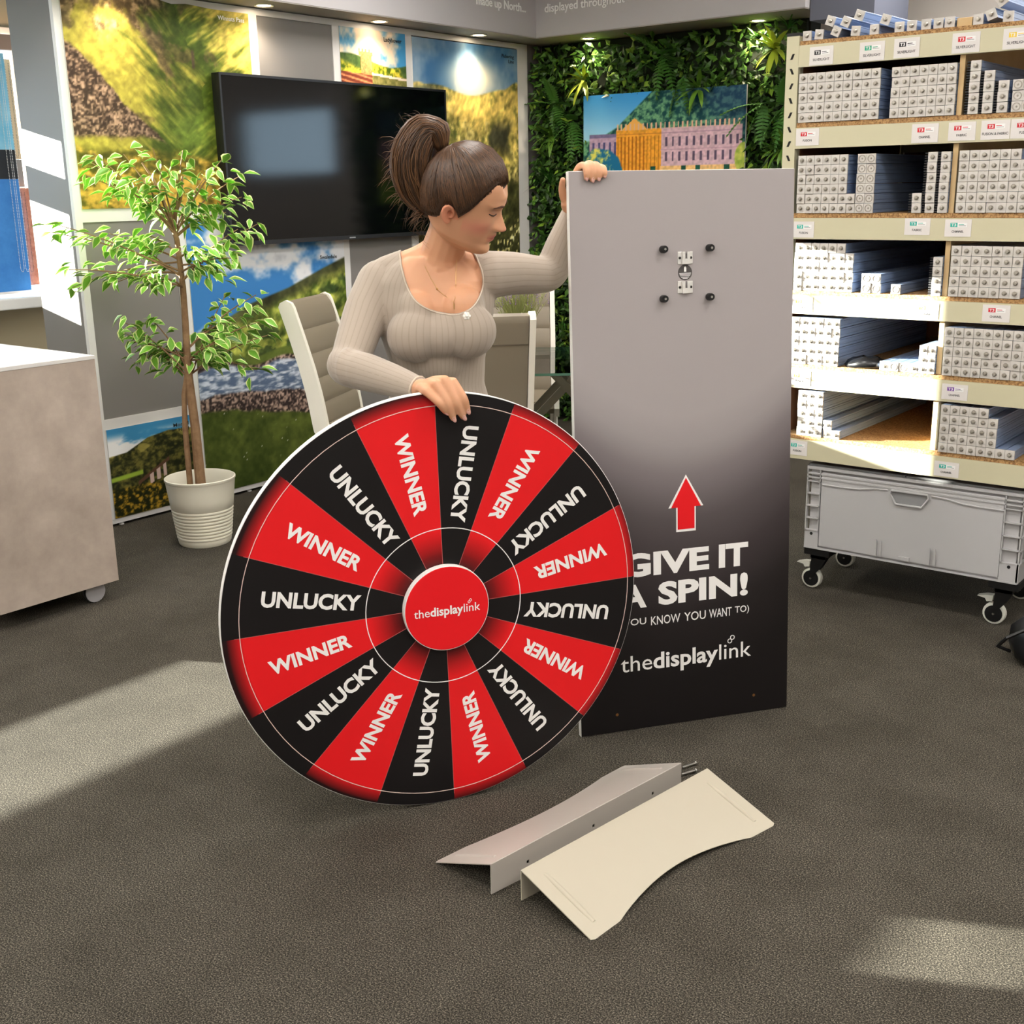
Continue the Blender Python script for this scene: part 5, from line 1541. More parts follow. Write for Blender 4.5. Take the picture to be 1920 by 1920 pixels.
# head: built from its side profile in its own frame (x forward, y to her left, z up)
HS = 1.06
pitch, roll = R(23), R(17)
fw = Vector((math.cos(pitch), -.06, -math.sin(pitch))).normalized()
up0 = Vector((math.sin(pitch), 0, math.cos(pitch)))
lf = up0.cross(fw).normalized(); up0 = fw.cross(lf).normalized()
up = (up0 * math.cos(roll) - lf * math.sin(roll)).normalized()
lf = up.cross(fw).normalized()
HC = L3(-.098, 2.885, 1.428)
HM = Matrix(((fw.x, lf.x, up.x, HC.x), (fw.y, lf.y, up.y, HC.y), (fw.z, lf.z, up.z, HC.z), (0, 0, 0, 1))) @ Matrix.Scale(HS, 4)
HI = HM.inverted()
def head_grid(mb):
    zs = np.concatenate([np.linspace(-.116, -.03, 44), np.linspace(-.028, .02, 24), np.linspace(.022, .1095, 34)])
    base = lambda z: np.interp(z, [-.116, -.110, -.100, -.092, -.080, -.062, -.045, -.02, 0, .012, .035, .06, .085, .10, .1095], [.058, .078, .087, .088, .083, .085, .084, .084, .085, .0885, .0895, .083, .064, .042, .004])
    prof = lambda z: np.interp(z, [-.116, -.110, -.102, -.095, -.088, -.080, -.074, -.070, -.066, -.0625, -.060, -.055, -.0495, -.046, -.042, -.038, -.034, -.028, -.018, -.008, 0, .008, .014, .035, .1095],
                               [.058, .080, .0905, .0925, .0905, .0855, .0890, .0935, .0940, .0905, .0950, .0965, .0925, .0960, .1095, .1135, .1132, .1075, .1000, .0925, .0885, .0895, .0905, .0895, .004])
    back = lambda z: np.interp(z, [-.116, -.10, -.08, -.05, -.02, .01, .04, .07, .095, .1095], [.0, -.030, -.055, -.078, -.090, -.096, -.092, -.074, -.042, -.004])
    wid = lambda z: np.interp(z, [-.116, -.108, -.098, -.085, -.065, -.04, -.01, .02, .05, .08, .10, .1095], [.010, .026, .040, .050, .058, .0655, .071, .0735, .070, .054, .029, .004])
    n = 120; vs = []
    for z in zs:
        fb, bb, w = float(base(z)), float(back(z)), float(wid(z))
        cx = (fb + bb) / 2 - .008
        for k in range(n):
            a = 2 * math.pi * k / n
            c, s = math.cos(a), math.sin(a)
            rx = (fb - cx) if c >= 0 else (cx - bb)
            x = cx + rx * math.copysign(abs(c) ** .82, c)
            y = w * math.copysign(abs(s) ** .88, s)
            if c > 0:
                d = float(prof(z)) - fb
                nose = -.048 < z < .006
                sg = (.0080 + .0080 * max(0, min(1, (-.012 - z) / .026))) if nose else .020
                x += d * math.exp(-(y / sg) ** 2)
                for sy in (-1, 1):
                    x += -.0085 * math.exp(-((y - sy * .030) / .014) ** 2 - ((z - .000) / .010) ** 2)
                    x += .0050 * math.exp(-((y - sy * .032) / .010) ** 2 - ((z + .003) / .007) ** 2)
                    x += .0040 * math.exp(-((y - sy * .034) / .020) ** 2 - ((z - .017) / .006) ** 2)
                    x += .0040 * math.exp(-((y - sy * .042) / .018) ** 2 - ((z + .030) / .016) ** 2)
                    x += .0060 * math.exp(-((y - sy * .0125) / .006) ** 2 - ((z + .040) / .006) ** 2)
                    x += -.0035 * math.exp(-((y - sy * .027) / .007) ** 2 - ((z + .0625) / .008) ** 2)
            vs.append(HM @ Vector((x, y, z)))
    m = len(zs)
    fs = [(i * n + k, i * n + (k + 1) % n, (i + 1) * n + (k + 1) % n, (i + 1) * n + k) for i in range(m - 1) for k in range(n)]
    fs += [tuple(range(n - 1, -1, -1)), tuple((m - 1) * n + k for k in range(n))]
    mb.add(vs, fs)
    # ears
    for sy in (-1, 1):
        E = lambda x, z, o: HM @ Vector((-.016 + (x + .012) * .76, sy * (.0665 + o * .85), -.029 + (z + .012) * .76))
        hel = [E(.004, -.014, .004), E(.004, .000, .009), E(-.003, .012, .014), E(-.015, .015, .018), E(-.026, .006, .021), E(-.0275, -.010, .020), E(-.022, -.024, .016), E(-.012, -.034, .011), E(-.004, -.038, .007), E(.001, -.031, .004)]
        mb.tube(hel, [.0034, .0035, .0035, .0036, .0036, .0035, .0035, .0042, .0046, .0034], 8)
        mb.tube([E(-.004, .004, .008), E(-.016, .002, .013), E(-.018, -.010, .013), E(-.012, -.022, .010)], [.003, .0034, .0034, .003], 8)
        plate = [E(-.004, .010, .003), E(-.020, .006, .011), E(-.021, -.012, .011), E(-.010, -.030, .006)]
        mb.tube(plate, [.006, .0075, .0075, .0055], 8)
        mb.tube([E(.001, -.012, .005), E(.0015, -.022, .006)], [.0035, .0035], 8)

# right hand over the rim of the wheel (points from the wheel's own plane)
MCP = [(-.172, 2.612, 1.013), (-.151, 2.618, 1.027), (-.131, 2.626, 1.035), (-.113, 2.634, 1.029)]
PIP = [(-.146, 2.602, .990), (-.128, 2.608, .989), (-.109, 2.615, .991), (-.091, 2.623, .996)]
DIP = [(-.135, 2.607, .974), (-.119, 2.613, .964), (-.099, 2.621, .965), (-.085, 2.626, .977)]
TIP = [(-.130, 2.611, .966), (-.114, 2.617, .950), (-.092, 2.626, .951), (-.082, 2.629, .965)]
FR = [.0092, .0098, .0100, .0094]
MCP, PIP, DIP, TIP = ([(a - .013, d - .020, z) for a, d, z in q] for q in (MCP, PIP, DIP, TIP))
def hand_right(mb):
    wr = Vector(L3(-.210, 2.672, 1.005))
    limb(mb, [L3(-.236, 2.695, 1.010), wr, L3(-.196, 2.652, 1.010)], [.026, .0235, .022])
    for i in range(4):
        m = L3(*MCP[i])
        limb(mb, [wr.lerp(m, .15), wr.lerp(m, .6) + Vector((0, 0, .004)), m], [.015, .0135, .0112])
        limb(mb, [m, L3(*PIP[i]), L3(*DIP[i]), L3(*TIP[i])], [FR[i] * 1.15, FR[i], FR[i] * .88, FR[i] * .74])
    # thumb behind the wheel
    limb(mb, [L3(-.198, 2.660, .998), L3(-.178, 2.656, .985), L3(-.160, 2.653, .965), L3(-.152, 2.650, .950)], [.013, .0115, .0100, .0082])
PANEL_M = Matrix.Translation((-1.5125, 2.671, 0)) @ Matrix.Rotation(R(54.47), 4, 'Z') @ Matrix.Rotation(R(-3.5), 4, 'X')
def PP(x, y, z): return W2P @ (PANEL_M @ Vector((x, y, z)))
LF = [(-.2680, .0), (-.2520, .004), (-.2360, .001), (-.2205, -.006)]
def hand_left(mb):
    top = 1.483
    wr = PP(-.290, .046, 1.405)
    limb(mb, [L3(.182, 3.124, 1.395), wr, wr.lerp(PP(-.28, .045, 1.44), .5)], [.024, .0225, .021])
    for i, (x, dz) in enumerate(LF):
        m = PP(x - .018, .034, top - .030 + dz)
        limb(mb, [wr, wr.lerp(m, .6), m], [.016, .014, .0112])
        limb(mb, [m, PP(x - .006, .020, top + .009 + dz * .5), PP(x, -.009, top + .013 + dz), PP(x + .001, -.0195, top - .004 + dz * .2), PP(x + .001, -.0180, top - .018 - dz)],
             [.0098, .0092, .0088, .0080, .0066])
    limb(mb, [wr, PP(-.308, .036, 1.425), PP(-.3165, .024, 1.446), PP(-.3185, .010, 1.464)], [.014, .0115, .0092, .0072])

body = MB()
torso(body, 0.0)
limb(body, [L3(*p) for p in R_ARM], R_RAD)
limb(body, [L3(*p) for p in L_ARM], L_RAD)
limb(body, [L3(-.172, 2.985, 1.255), L3(-.158, 2.965, 1.300), L3(-.140, 2.935, 1.345), L3(-.125, 2.905, 1.400)], [.066, .053, .050, .052])
for a, z0, a1, z1 in ((-.215, 1.262, -.30, 1.245), (-.150, 1.262, -.07, 1.25)):      # trapezius slopes
    limb(body, [L3(-.170, 2.98, 1.30), L3(a, 2.985, z0 + .012), L3(a1, 2.99, z1)], [.040, .038, .038])
head_grid(body)
hand_right(body); hand_left(body)
for s in (-1, 1):
    limb(body, [L3(-.187 + s * .085, 3.02, .80), L3(-.187 + s * .09, 3.00, .45), L3(-.187 + s * .095, 3.02, .10)], [.082, .052, .036])
    limb(body, [L3(-.187 + s * .095, 3.03, .045), L3(-.187 + s * .10, 2.95, .035), L3(-.187 + s * .105, 2.87, .025)], [.034, .032, .022])
bme = remesh(body, .0026, 3, .5)
bme.name = 'body'
# skin tint per vertex: lips, cheeks, knuckles
co = np.zeros(len(bme.vertices) * 3, np.float32); bme.vertices.foreach_get('co', co); co = co.reshape(-1, 3)
HIa = np.array(HI)
hl = co @ HIa[:3, :3].T + HIa[:3, 3]
skin = np.tile(np.array([204., 152., 118.]), (len(co), 1))
def tint(c, wgt):
    global skin
    skin = skin * (1 - wgt[:, None]) + np.array(c, float) * wgt[:, None]
inh = (hl[:, 0] > .02) & (abs(hl[:, 2]) < .12) & (abs(hl[:, 1]) < .09)
for sy in (-1, 1):
    tint((214, 128, 112), inh * .55 * np.exp(-((hl[:, 1] - sy * .050) / .018) ** 2 - ((hl[:, 2] + .040) / .018) ** 2))
    tint((170, 116, 94), inh * .45 * np.exp(-((hl[:, 1] - sy * .031) / .013) ** 2 - ((hl[:, 2] - .001) / .005) ** 2))
tint((216, 140, 122), inh * .5 * np.exp(-(hl[:, 1] / .012) ** 2 - ((hl[:, 2] + .038) / .010) ** 2))
lip = inh * (hl[:, 0] > .08) * np.clip(1.3 - abs(hl[:, 1]) / .021, 0, 1) * np.clip((0.0095 - abs(hl[:, 2] + .0635)) / .003, 0, 1)
tint((190, 96, 92), np.clip(lip, 0, 1) * .85)
tint((120, 54, 54), np.clip(lip, 0, 1) * np.exp(-((hl[:, 2] + .0632) / .0014) ** 2) * .8)
ear = (abs(hl[:, 1]) > .066) & (hl[:, 0] < .01) & (hl[:, 0] > -.04) & (hl[:, 2] > -.06) & (hl[:, 2] < .0)
tint((216, 134, 108), ear * .55)
ca = bme.color_attributes.new('Col', 'FLOAT_COLOR', 'POINT')
ca.data.foreach_set('color', np.concatenate([srgb2lin(skin), np.ones((len(skin), 1))], 1).astype(np.float32).ravel())
bme.materials.append(mat('skin', (224, 172, 140), .48, spec=.4, sss=.12, attr='Col'))
bo = link('body', bme, person)

# ribbed top: same forms a little larger, neckline cut out
def rib_mat():
    m = bpy.data.materials.new('ribbed jersey'); m.use_nodes = True
    nt = m.node_tree; b = nt.nodes['Principled BSDF']
    b.inputs['Base Color'].default_value = lin((178, 163, 148)); b.inputs['Roughness'].default_value = .75
    b.inputs['Specular IOR Level'].default_value = .2; b.inputs['Sheen Weight'].default_value = .25
    tc = nt.nodes.new('ShaderNodeTexCoord')
    at_ = nt.nodes.new('ShaderNodeAttribute'); at_.attribute_name = 'rib'
    s0 = nt.nodes.new('ShaderNodeMath'); s0.operation = 'SINE'; nt.links.new(at_.outputs['Fac'], s0.inputs[0])
    s1_ = nt.nodes.new('ShaderNodeMath'); s1_.operation = 'MAXIMUM'; s1_.inputs[1].default_value = 0; nt.links.new(s0.outputs[0], s1_.inputs[0])
    sn = nt.nodes.new('ShaderNodeMath'); sn.operation = 'POWER'; sn.inputs[1].default_value = 5; nt.links.new(s1_.outputs[0], sn.inputs[0])
    nz = nt.nodes.new('ShaderNodeTexNoise'); nz.inputs['Scale'].default_value = 9; nt.links.new(tc.outputs['Object'], nz.inputs['Vector'])
    ad = nt.nodes.new('ShaderNodeMath'); ad.operation = 'MULTIPLY_ADD'; ad.inputs[1].default_value = -.3
    nt.links.new(sn.outputs[0], ad.inputs[0]); nt.links.new(nz.outputs['Fac'], ad.inputs[2])
    bp = nt.nodes.new('ShaderNodeBump'); bp.inputs['Strength'].default_value = .22; bp.inputs['Distance'].default_value = .003
    nt.links.new(ad.outputs[0], bp.inputs['Height']); nt.links.new(bp.outputs['Normal'], b.inputs['Normal'])
    r = nt.nodes.new('ShaderNodeValToRGB'); r.color_ramp.elements[0].position = .0; r.color_ramp.elements[0].color = lin((146, 134, 121))
    r.color_ramp.elements[1].position = .75; r.color_ramp.elements[1].color = lin((162, 149, 136))
    mp = nt.nodes.new('ShaderNodeMapRange'); mp.inputs[1].default_value = 1.3; mp.inputs[2].default_value = -.2
    nt.links.new(sn.outputs[0], mp.inputs[0]); nt.links.new(mp.outputs[0], r.inputs['Fac']); nt.links.new(r.outputs['Color'], b.inputs['Base Color'])
    return m
shirt = MB()
G = .0045
torso(shirt, G, low=.84, cloth=True)
limb(shirt, [L3(*p) for p in R_ARM], R_RAD, G)
limb(shirt, [L3(*p) for p in L_ARM], L_RAD, G)
for a, z0, a1, z1 in ((-.215, 1.262, -.30, 1.245), (-.150, 1.262, -.07, 1.25)):
    limb(shirt, [L3(-.170, 2.98, 1.296), L3(a, 2.985, z0 + .012), L3(a1, 2.99, z1)], [.040, .038, .038], G)
def wrinkle(mb, pts, r):
    mb.tube([L3(*p) for p in pts], [r * .3] + [r] * (len(pts) - 2) + [r * .3], 6)
# folds at elbow, forearm and below the bust
for k in range(5):
    t = k / 4
    c = Vector(R_ARM[3]).lerp(Vector(R_ARM[6]), .08 + .62 * t); rr = .043 - .014 * t + G
    ax = (Vector(R_ARM[6]) - Vector(R_ARM[3])).normalized()
    pts = []
    for j in range(7):
        a = -1.9 + j * .5 + .3 * t
        u1 = ax.cross(Vector((0, 0, 1))).normalized(); u2 = ax.cross(u1)
        pts.append(c + (u1 * math.cos(a) + u2 * math.sin(a)) * (rr - .003) + ax * (.012 * (j - 3) / 3))
    wrinkle(shirt, pts, .0085)
sme = remesh(shirt, .0036, 12, .5)
so = link('top', sme, person)
# neckline cutter
NL = [(-.268, 1.335), (-.250, 1.240), (-.226, 1.192), (-.188, 1.164), (-.150, 1.154), (-.115, 1.156), (-.085, 1.172), (-.066, 1.205), (-.064, 1.242), (-.078, 1.280), (-.100, 1.330), (-.100, 1.48), (-.268, 1.48)]
def smooth_poly(pts, closed_from, closed_to, n=5):
    out = []
    for i in range(len(pts)):
        p0, p1, p2, p3 = (Vector(pts[(i + k) % len(pts)] + (0,)) for k in (-1, 0, 1, 2))
        if closed_from <= i < closed_to:
            for j in range(n):
                t = j / n
                v = .5 * ((2 * p1) + (p2 - p0) * t + (2 * p0 - 5 * p1 + 4 * p2 - p3) * t * t + (3 * p1 - p0 - 3 * p2 + p3) * t ** 3)
                out.append((v.x, v.y))
        else: out.append((p1.x, p1.y))
    return out
NLs = smooth_poly(NL, 0, 10)
cut = MB().prism([(a - PA, z) for a, z in NLs], 2.60 - PD, 3.015 - PD)
co_ = link('cutter', cut.mesh('cutter', []))
so.parent = None
bpy.context.view_layer.update()
bmod = so.modifiers.new('b', 'BOOLEAN'); bmod.operation = 'DIFFERENCE'; bmod.object = co_; bmod.solver = 'EXACT'
dg = bpy.context.evaluated_depsgraph_get()
nme = bpy.data.meshes.new_from_object(so.evaluated_get(dg))
so.modifiers.clear(); so.data = nme; nme.name = 'top'
so.parent = person
bpy.data.objects.remove(co_)
nme.materials.clear(); nme.materials.append(rib_mat())
nme.polygons.foreach_set('use_smooth', [True] * len(nme.polygons))
try: nme.set_sharp_from_angle(angle=R(50))
except Exception: pass
# rib phase per vertex: across the trunk on the body, across the sleeve on the arms
sc_ = np.zeros(len(nme.vertices) * 3, np.float32); nme.vertices.foreach_get('co', sc_); sc_ = sc_.reshape(-1, 3)
def arm_phase(pts):
    P = np.array([L3(*p)[:] for p in pts]); best = np.full(len(sc_), 9.); ph = np.zeros(len(sc_))
    for i in range(len(P) - 1):
        d = P[i + 1] - P[i]; t = np.clip(((sc_ - P[i]) @ d) / (d @ d), 0, 1)
        q = sc_ - (P[i] + t[:, None] * d); dist = np.linalg.norm(q, axis=1)
        dn = d / np.linalg.norm(d)
        u1 = np.cross(dn, (0.2, 1, .3)) if i == 0 else u1 - dn * (u1 @ dn)
        u1 = u1 / np.linalg.norm(u1); u2 = np.cross(dn, u1)
        a = np.arctan2(q @ u2, q @ u1)
        k = dist < best; best[k] = dist[k]; ph[k] = a[k]
    return best, ph
bR, pR = arm_phase(R_ARM); bL, pL = arm_phase(L_ARM)
ang = np.arctan2(sc_[:, 1] + .0, sc_[:, 0] + .005)
rib = ang * 62
rib = np.where((bR < .062) & ((sc_[:, 0] < -.118) | ((sc_[:, 1] < -.17) & (sc_[:, 2] < 1.06))), pR * 22, rib); rib = np.where((bL < .060) & (sc_[:, 0] > .118), pL * 22, rib)
ra = nme.attributes.new('rib', 'FLOAT', 'POINT'); ra.data.foreach_set('value', rib.astype(np.float32))
# neckline trim: a fine beaded edge following the cut on the front of the body
from mathutils.bvhtree import BVHTree
bt = BVHTree.FromObject(so, dg) if False else BVHTree.FromPolygons([v.co[:] for v in nme.vertices], [tuple(p.vertices) for p in nme.polygons])
trim = []
NLt = [(x, z) for x, z in NLs if z < 1.32]
for x, z in NLt:
    # nudge outwards so that the ray meets the cloth beside the opening
    dx = (x + .165); dz = (z - 1.24); l = math.hypot(dx, dz); ox, oz = x + dx / l * .0025, z + dz / l * .0025
    h, nn, _, _ = bt.ray_cast(Vector((ox - PA, -.6, oz)), Vector((0, 1, 0)))
    if h is not None: trim.append(h - Vector((0, .0005, 0)))
if len(trim) > 6:
    obj('neckline_trim', MB().tube(trim, .0019, 6), mat('lace trim', (196, 182, 166), .7), so, smooth=True)
# little white rosette on the neckline
hb_ = bt.ray_cast(Vector((-.100 - PA, -.6, 1.150)), Vector((0, 1, 0)))[0] or L3(-.1, 2.83, 1.15)
mb = MB()
for k in range(6):
    a = k * math.pi / 3; sphere(mb, hb_ + Vector((.0055 * math.cos(a), -.004, .0055 * math.sin(a))), .0045, 6)
sphere(mb, hb_ + Vector((0, -.006, 0)), .0045, 6)
obj('rosette', mb, mat('white rosette', (236, 232, 224), .6), so, smooth='all')
# cuff edges
for pts, nm in ((R_ARM, 0), (L_ARM, 1)):
    p = L3(*pts[-1]); q = L3(*pts[-2]); ax = (p - q).normalized()
    u1 = ax.cross(Vector((0, 0, 1))).normalized(); u2 = ax.cross(u1); rr = .0285
    ring = [p + ax * .006 + (u1 * math.cos(k * math.pi / 8) + u2 * math.sin(k * math.pi / 8)) * rr for k in range(18)]
    obj('cuff', MB().tube(ring, .0026, 6), MATS['lace trim'], so, smooth=True)

# dark trousers and shoes (mostly hidden by the wheel)
tr = MB()
loft(tr, [(L3(-.188, 3.018, .70), .166, .130), (L3(-.187, 3.017, .80), .170, .127), (L3(-.185, 3.012, .875), .150, .110)], twist=TW)
for s in (-1, 1):
    limb(tr, [L3(-.187 + s * .083, 3.02, .74), L3(-.187 + s * .09, 3.0, .45), L3(-.187 + s * .095, 3.02, .12)], [.090, .064, .052])
tme = remesh(tr, .006, 2); tme.materials.append(mat('dark denim', (34, 36, 44), .8))
link('trousers', tme, person)
for s in (-1, 1):
    x = -.187 + s * .10
    sb = MB(); loft(sb, [(L3(x, 2.955, .0), .046, .125), (L3(x, 2.955, .02), .048, .128), (L3(x, 2.96, .05), .044, .115), (L3(x, 2.985, .09), .042, .075)])
    obj('shoe', sb, mat('white shoe', (226, 224, 220), .5), person, smooth=True)

# fingernails
M_nail = mat('fingernail', (226, 176, 164), .2, spec=.6)
def nail(c, ax, nrm, w=.0052, l=.0085):
    ax = ax.normalized(); nrm = (nrm - ax * nrm.dot(ax)).normalized(); sd = ax.cross(nrm)
    mb = MB(); n = 12; vs = []
    for s, h in ((1, 0), (.75, .0012)):
        for k in range(n):
            a = 2 * math.pi * k / n
            vs.append(c + sd * w * s * math.cos(a) + ax * l * s * math.sin(a) + nrm * (h - .0016 * abs(math.cos(a)) ** 2))
    mb.add(vs, [(k, (k + 1) % n, n + (k + 1) % n, n + k) for k in range(n)] + [tuple(range(n, 2 * n)), tuple(range(n - 1, -1, -1))])
    obj('fingernail', mb, M_nail, person, smooth='all')
wn_ = Vector((.858, -.513, 0)); wn_l = (W2P.to_3x3() @ wn_).normalized()
for i in range(4):
    a = L3(*TIP[i]); b = L3(*DIP[i]); ax = a - b
    nail(a + wn_l * (FR[i] * .74 - .0005) + ax.normalized() * .001, ax, wn_l)
pn_l = (W2P.to_3x3() @ (PANEL_M.to_3x3() @ Vector((0, -1, 0)))).normalized()
for x, dz in LF:
    a = PP(x + .001, -.0180, 1.483 - .018 - dz); b = PP(x + .001, -.0195, 1.483 - .004 + dz * .2)
    nail(a + pn_l * .0062, a - b, pn_l, .0048, .0075)

# eye, brows and lashes
M_lash = mat('lash brown', (44, 28, 22), .7)
M_brow = mat('brow brown', (84, 54, 38), .8)
for sy in (-1, 1):
    bt2 = BVHTree.FromPolygons([HI @ v.co for v in bme.vertices], [tuple(p.vertices) for p in bme.polygons]) if sy == -1 else bt2
    def onface(y, z, off=.0):
        h = bt2.ray_cast(Vector((.2, y, z)), Vector((-1, 0, 0)))[0]
        return HM @ ((h if h is not None else Vector((.08, y, z))) + Vector((off, 0, 0)))
    br = [onface(sy * y, z, .0006) for y, z in ((.011, .0135), (.020, .0160), (.030, .0180), (.039, .0165), (.047, .0125))]
    obj('eyebrow', MB().tube(br, [.0018, .0030, .0031, .0024, .0009], 6), M_brow, person, smooth='all')
    la = [onface(sy * y, z, .0008) for y, z in ((.018, -.0050), (.024, -.0068), (.031, -.0074), (.038, -.0062), (.046, -.0030))]
    obj('eyelashes', MB().tube(la, [.0006, .0013, .0017, .0018, .0010], 5), M_lash, person, smooth='all')

# necklaces
M_gold = mat('gold chain', (206, 164, 104), .3, .9)
def on_body(a, z, off=.0012):
    h = BT.ray_cast(Vector((a - PA, -.6, z)), Vector((0, 1, 0)))[0]
    return h - Vector((0, off, 0)) if h is not None else None
BT = BVHTree.FromPolygons([v.co[:] for v in bme.vertices], [tuple(p.vertices) for p in bme.polygons])
nk = [(-.222, 1.318), (-.213, 1.290), (-.200, 1.262), (-.186, 1.234), (-.170, 1.208), (-.150, 1.192), (-.132, 1.180), (-.128, 1.19), (-.127, 1.22), (-.126, 1.25), (-.124, 1.278)]
pts = [p for p in (on_body(a, z) for a, z in nk) if p is not None]
ne = obj('necklace', MB().tube(pts, .0007, 4), M_gold, person)
pe = on_body(-.131, 1.178, .002)
if pe is not None: obj('pendant', MB().box(pe.x - .0012, pe.x + .0012, pe.y - .001, pe.y + .001, pe.z - .014, pe.z), M_gold, ne)
bd = on_body(-.172, 1.211, .002)
if bd is not None:
    mb = MB(); sphere(mb, bd, .0026, 6); obj('bead', mb, M_gold, ne)

# hair: cap over the skull, strands swept to the knot, messy bun
M_hair = mat('brown hair', (56, 39, 27), .40, spec=.5)
M_hair2 = mat('brown hair light', (100, 70, 46), .38, spec=.5)
M_hair3 = mat('brown hair mid', (76, 52, 35), .38, spec=.5)
AX = Vector((.0970, .0795, .1145)); HO = Vector((-.002, 0, .002))
def hairline(x, y):
    """lowest hair height at forward position x (head frame)"""
    return float(np.interp(x, [-.12, -.075, -.05, -.036, -.030, .0, .010, .030, .048, .066, .09], [-.068, -.064, -.054, -.046, -.012, -.010, -.026, .000, .032, .056, .066]))
def ell(v, off=0.0):
    d = v - HO; k = 1 / math.sqrt((d.x / AX.x) ** 2 + (d.y / AX.y) ** 2 + (d.z / AX.z) ** 2)
    q = HO + d * k
    return q + d.normalized() * off
mb = MB(); nu, nv = 96, 60
for i in range(nv + 1):
    th = math.pi * (.002 + .80 * i / nv)
    for k in range(nu):
        ph = 2 * math.pi * k / nu
        p = HO + Vector((AX.x * math.sin(th) * math.cos(ph), AX.y * math.sin(th) * math.sin(ph), AX.z * math.cos(th)))
        s = p.z - hairline(p.x, p.y)
        t = max(-1, min(1, s / .016))
        d = (p - HO).normalized()
        off = .0035 * t if t > 0 else .0140 * t
        mb.v.append((HM @ (p + d * (off - .001)))[:])
for i in range(nv):
    for k in range(nu): mb.f.append((i * nu + k, i * nu + (k + 1) % nu, (i + 1) * nu + (k + 1) % nu, (i + 1) * nu + k)); mb.mi.append(0)
mb.f.append(tuple(range(nu))); mb.mi.append(0)
hair = obj('hair', mb, M_hair, person, smooth='all')
KN = Vector((-.070, 0, .100))
rh = random.Random(4)
st = MB()
for i in range(1500):
    # roots just inside the hairline, swept back to the knot
    a = rh.uniform(-math.pi, math.pi)
    lo, hi = -1.2, 1.4
    for _ in range(18):
        e = (lo + hi) / 2
        p = HO + Vector((AX.x * math.cos(e) * math.cos(a), AX.y * math.cos(e) * math.sin(a), AX.z * math.sin(e)))
        if p.z - hairline(p.x, p.y) > .0005 + .008 * ((i * 7) % 10) / 10: hi = e
        else: lo = e
    path = []; n = 8
    side = (p - KN).cross(KN - HO).normalized()
    wob = rh.uniform(-1, 1) * .006
    for j in range(n):
        t = j / (n - 1)
        q = p.lerp(KN, t) + side * (wob * math.sin(math.pi * t))
        path.append(HM @ ell(q, .0007 + .0042 * math.sin(math.pi * min(1, .5 * t ** .6 + .02 + .42 * t)) * rh.uniform(.9, 1.0)))
    st.tube(path, [.0002, .0008, .0012, .0013, .0013, .0012, .0011, .0010], 4, mi=rh.choice((0, 0, 2, 2, 2, 1)))
s1 = obj('scalp_strands', st, [M_hair, M_hair2, M_hair3], hair, smooth='all', fixn=False); s1['kind'] = 'stuff'
BP = [(-.148, 2.892, 1.533), (-.156, 2.892, 1.572), (-.186, 2.892, 1.577), (-.216, 2.892, 1.540), (-.226, 2.895, 1.490), (-.214, 2.90, 1.436), (-.190, 2.905, 1.392)]
BR = [.012, .027, .036, .043, .044, .037, .016]
core = MB(); limb(core, [L3(*p) for p in BP], [r * .86 for r in BR])
bun = obj('bun', core, M_hair, hair, smooth='all')
st = MB()
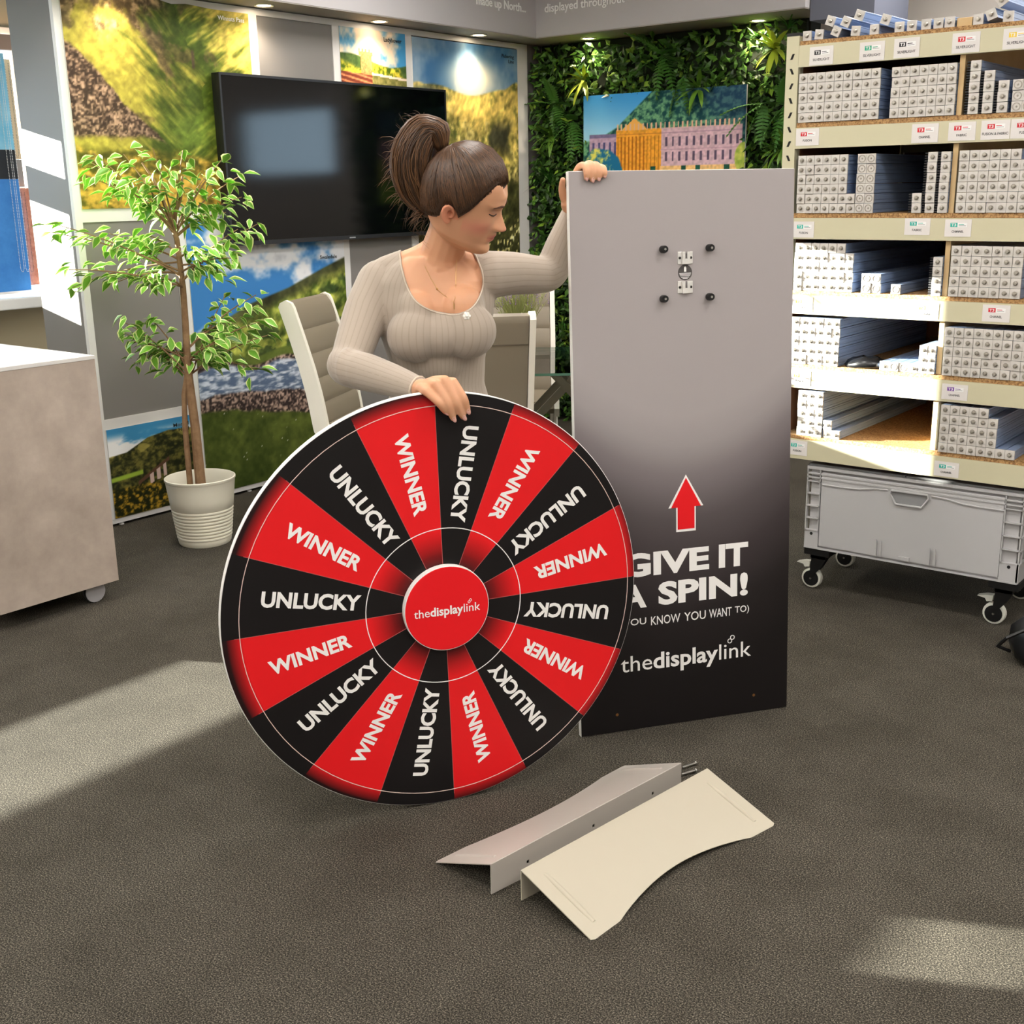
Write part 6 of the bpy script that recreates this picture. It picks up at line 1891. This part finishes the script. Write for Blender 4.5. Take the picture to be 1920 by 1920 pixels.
for i in range(620):
    a = rh.uniform(0, 2 * math.pi); rr = rh.uniform(.84, 1.07); tw = rh.uniform(-.9, .9)
    j0 = 0 if rh.random() < .75 else rh.randint(1, 3); j1 = 6 if rh.random() < .6 else rh.randint(4, 5)
    path = []
    for j in range(j0, j1 + 1):
        c = L3(*BP[j]); t = (L3(*BP[min(j + 1, 6)]) - L3(*BP[max(j - 1, 0)])).normalized()
        u1 = t.cross(Vector((0, 1, 0))).normalized(); u2 = t.cross(u1)
        aa = a + tw * j / 6 + rh.uniform(-.12, .12)
        path.append(c + (u1 * math.cos(aa) + u2 * math.sin(aa)) * BR[j] * rr)
    fine = []
    for j in range(len(path) - 1):
        p0 = path[max(j - 1, 0)]; p1 = path[j]; p2 = path[j + 1]; p3 = path[min(j + 2, len(path) - 1)]
        for k in range(3):
            t = k / 3
            fine.append(.5 * ((2 * p1) + (p2 - p0) * t + (2 * p0 - 5 * p1 + 4 * p2 - p3) * t * t + (3 * p1 - p0 - 3 * p2 + p3) * t ** 3))
    fine.append(path[-1])
    m = len(fine)
    st.tube(fine, [.0005] + [.0014] * (m - 2) + [.0003], 4, mi=rh.choice((0, 1, 1, 2, 2)))
s2 = obj('bun_strands', st, [M_hair, M_hair2, M_hair3], bun, smooth='all', fixn=False); s2['kind'] = 'stuff'
st = MB()
for i in range(130):
    j = rh.randint(1, 6); c = L3(*BP[j]); a = rh.uniform(0, 6.28)
    d = Vector((math.cos(a), rh.uniform(-.4, .4), math.sin(a))).normalized()
    if d.x > .3: d.x *= -1
    p = c + d * BR[j] * .9
    L = rh.uniform(.02, .06)
    bend = Vector((rh.uniform(-.4, .2), 0, rh.uniform(-1.2, .3)))
    st.tube([p + d * L * t * .7 + bend * L * t * t * .6 for t in (0, .2, .4, .6, .8, 1)], [.0003, .0003, .0003, .0002, .0002, .0001], 3, mi=rh.choice((1, 2)))
for i in range(9):                      # loose wisps at the nape
    b = L3(-.205 + rh.uniform(-.01, .02), 2.92, 1.375 + rh.uniform(-.01, .02))
    L = rh.uniform(.03, .07)
    pts = [b, b + Vector((-.012 - rh.uniform(0, .02), 0, -L * .35)), b + Vector((-.012 - rh.uniform(0, .015), 0, -L * .75)), b + Vector((rh.uniform(-.01, .012), 0, -L))]
    st.tube(pts, [.0004, .0003, .0003, .0001], 3, mi=1)
for i in range(60):                     # untidy ends spraying from the side of the bun
    j = rh.randint(3, 6); c = L3(*BP[j]); t0 = rh.uniform(0, 1)
    p = c + Vector((-BR[j] * rh.uniform(.55, .95), rh.uniform(-.03, .01), rh.uniform(-.02, .02)))
    L = rh.uniform(.02, .05); d = Vector((-rh.uniform(.5, 1), rh.uniform(-.3, .2), rh.uniform(-.9, .35)))
    st.tube([p, p + d * L * .4 + Vector((0, 0, .004)), p + d * L * .8, p + d * L + Vector((0, 0, -.006))], [.0009, .0008, .0005, .0001], 3, mi=rh.choice((1, 1, 2)))
s3 = obj('flyaway_strands', st, [M_hair, M_hair2, M_hair3], hair, smooth='all', fixn=False); s3['kind'] = 'stuff'
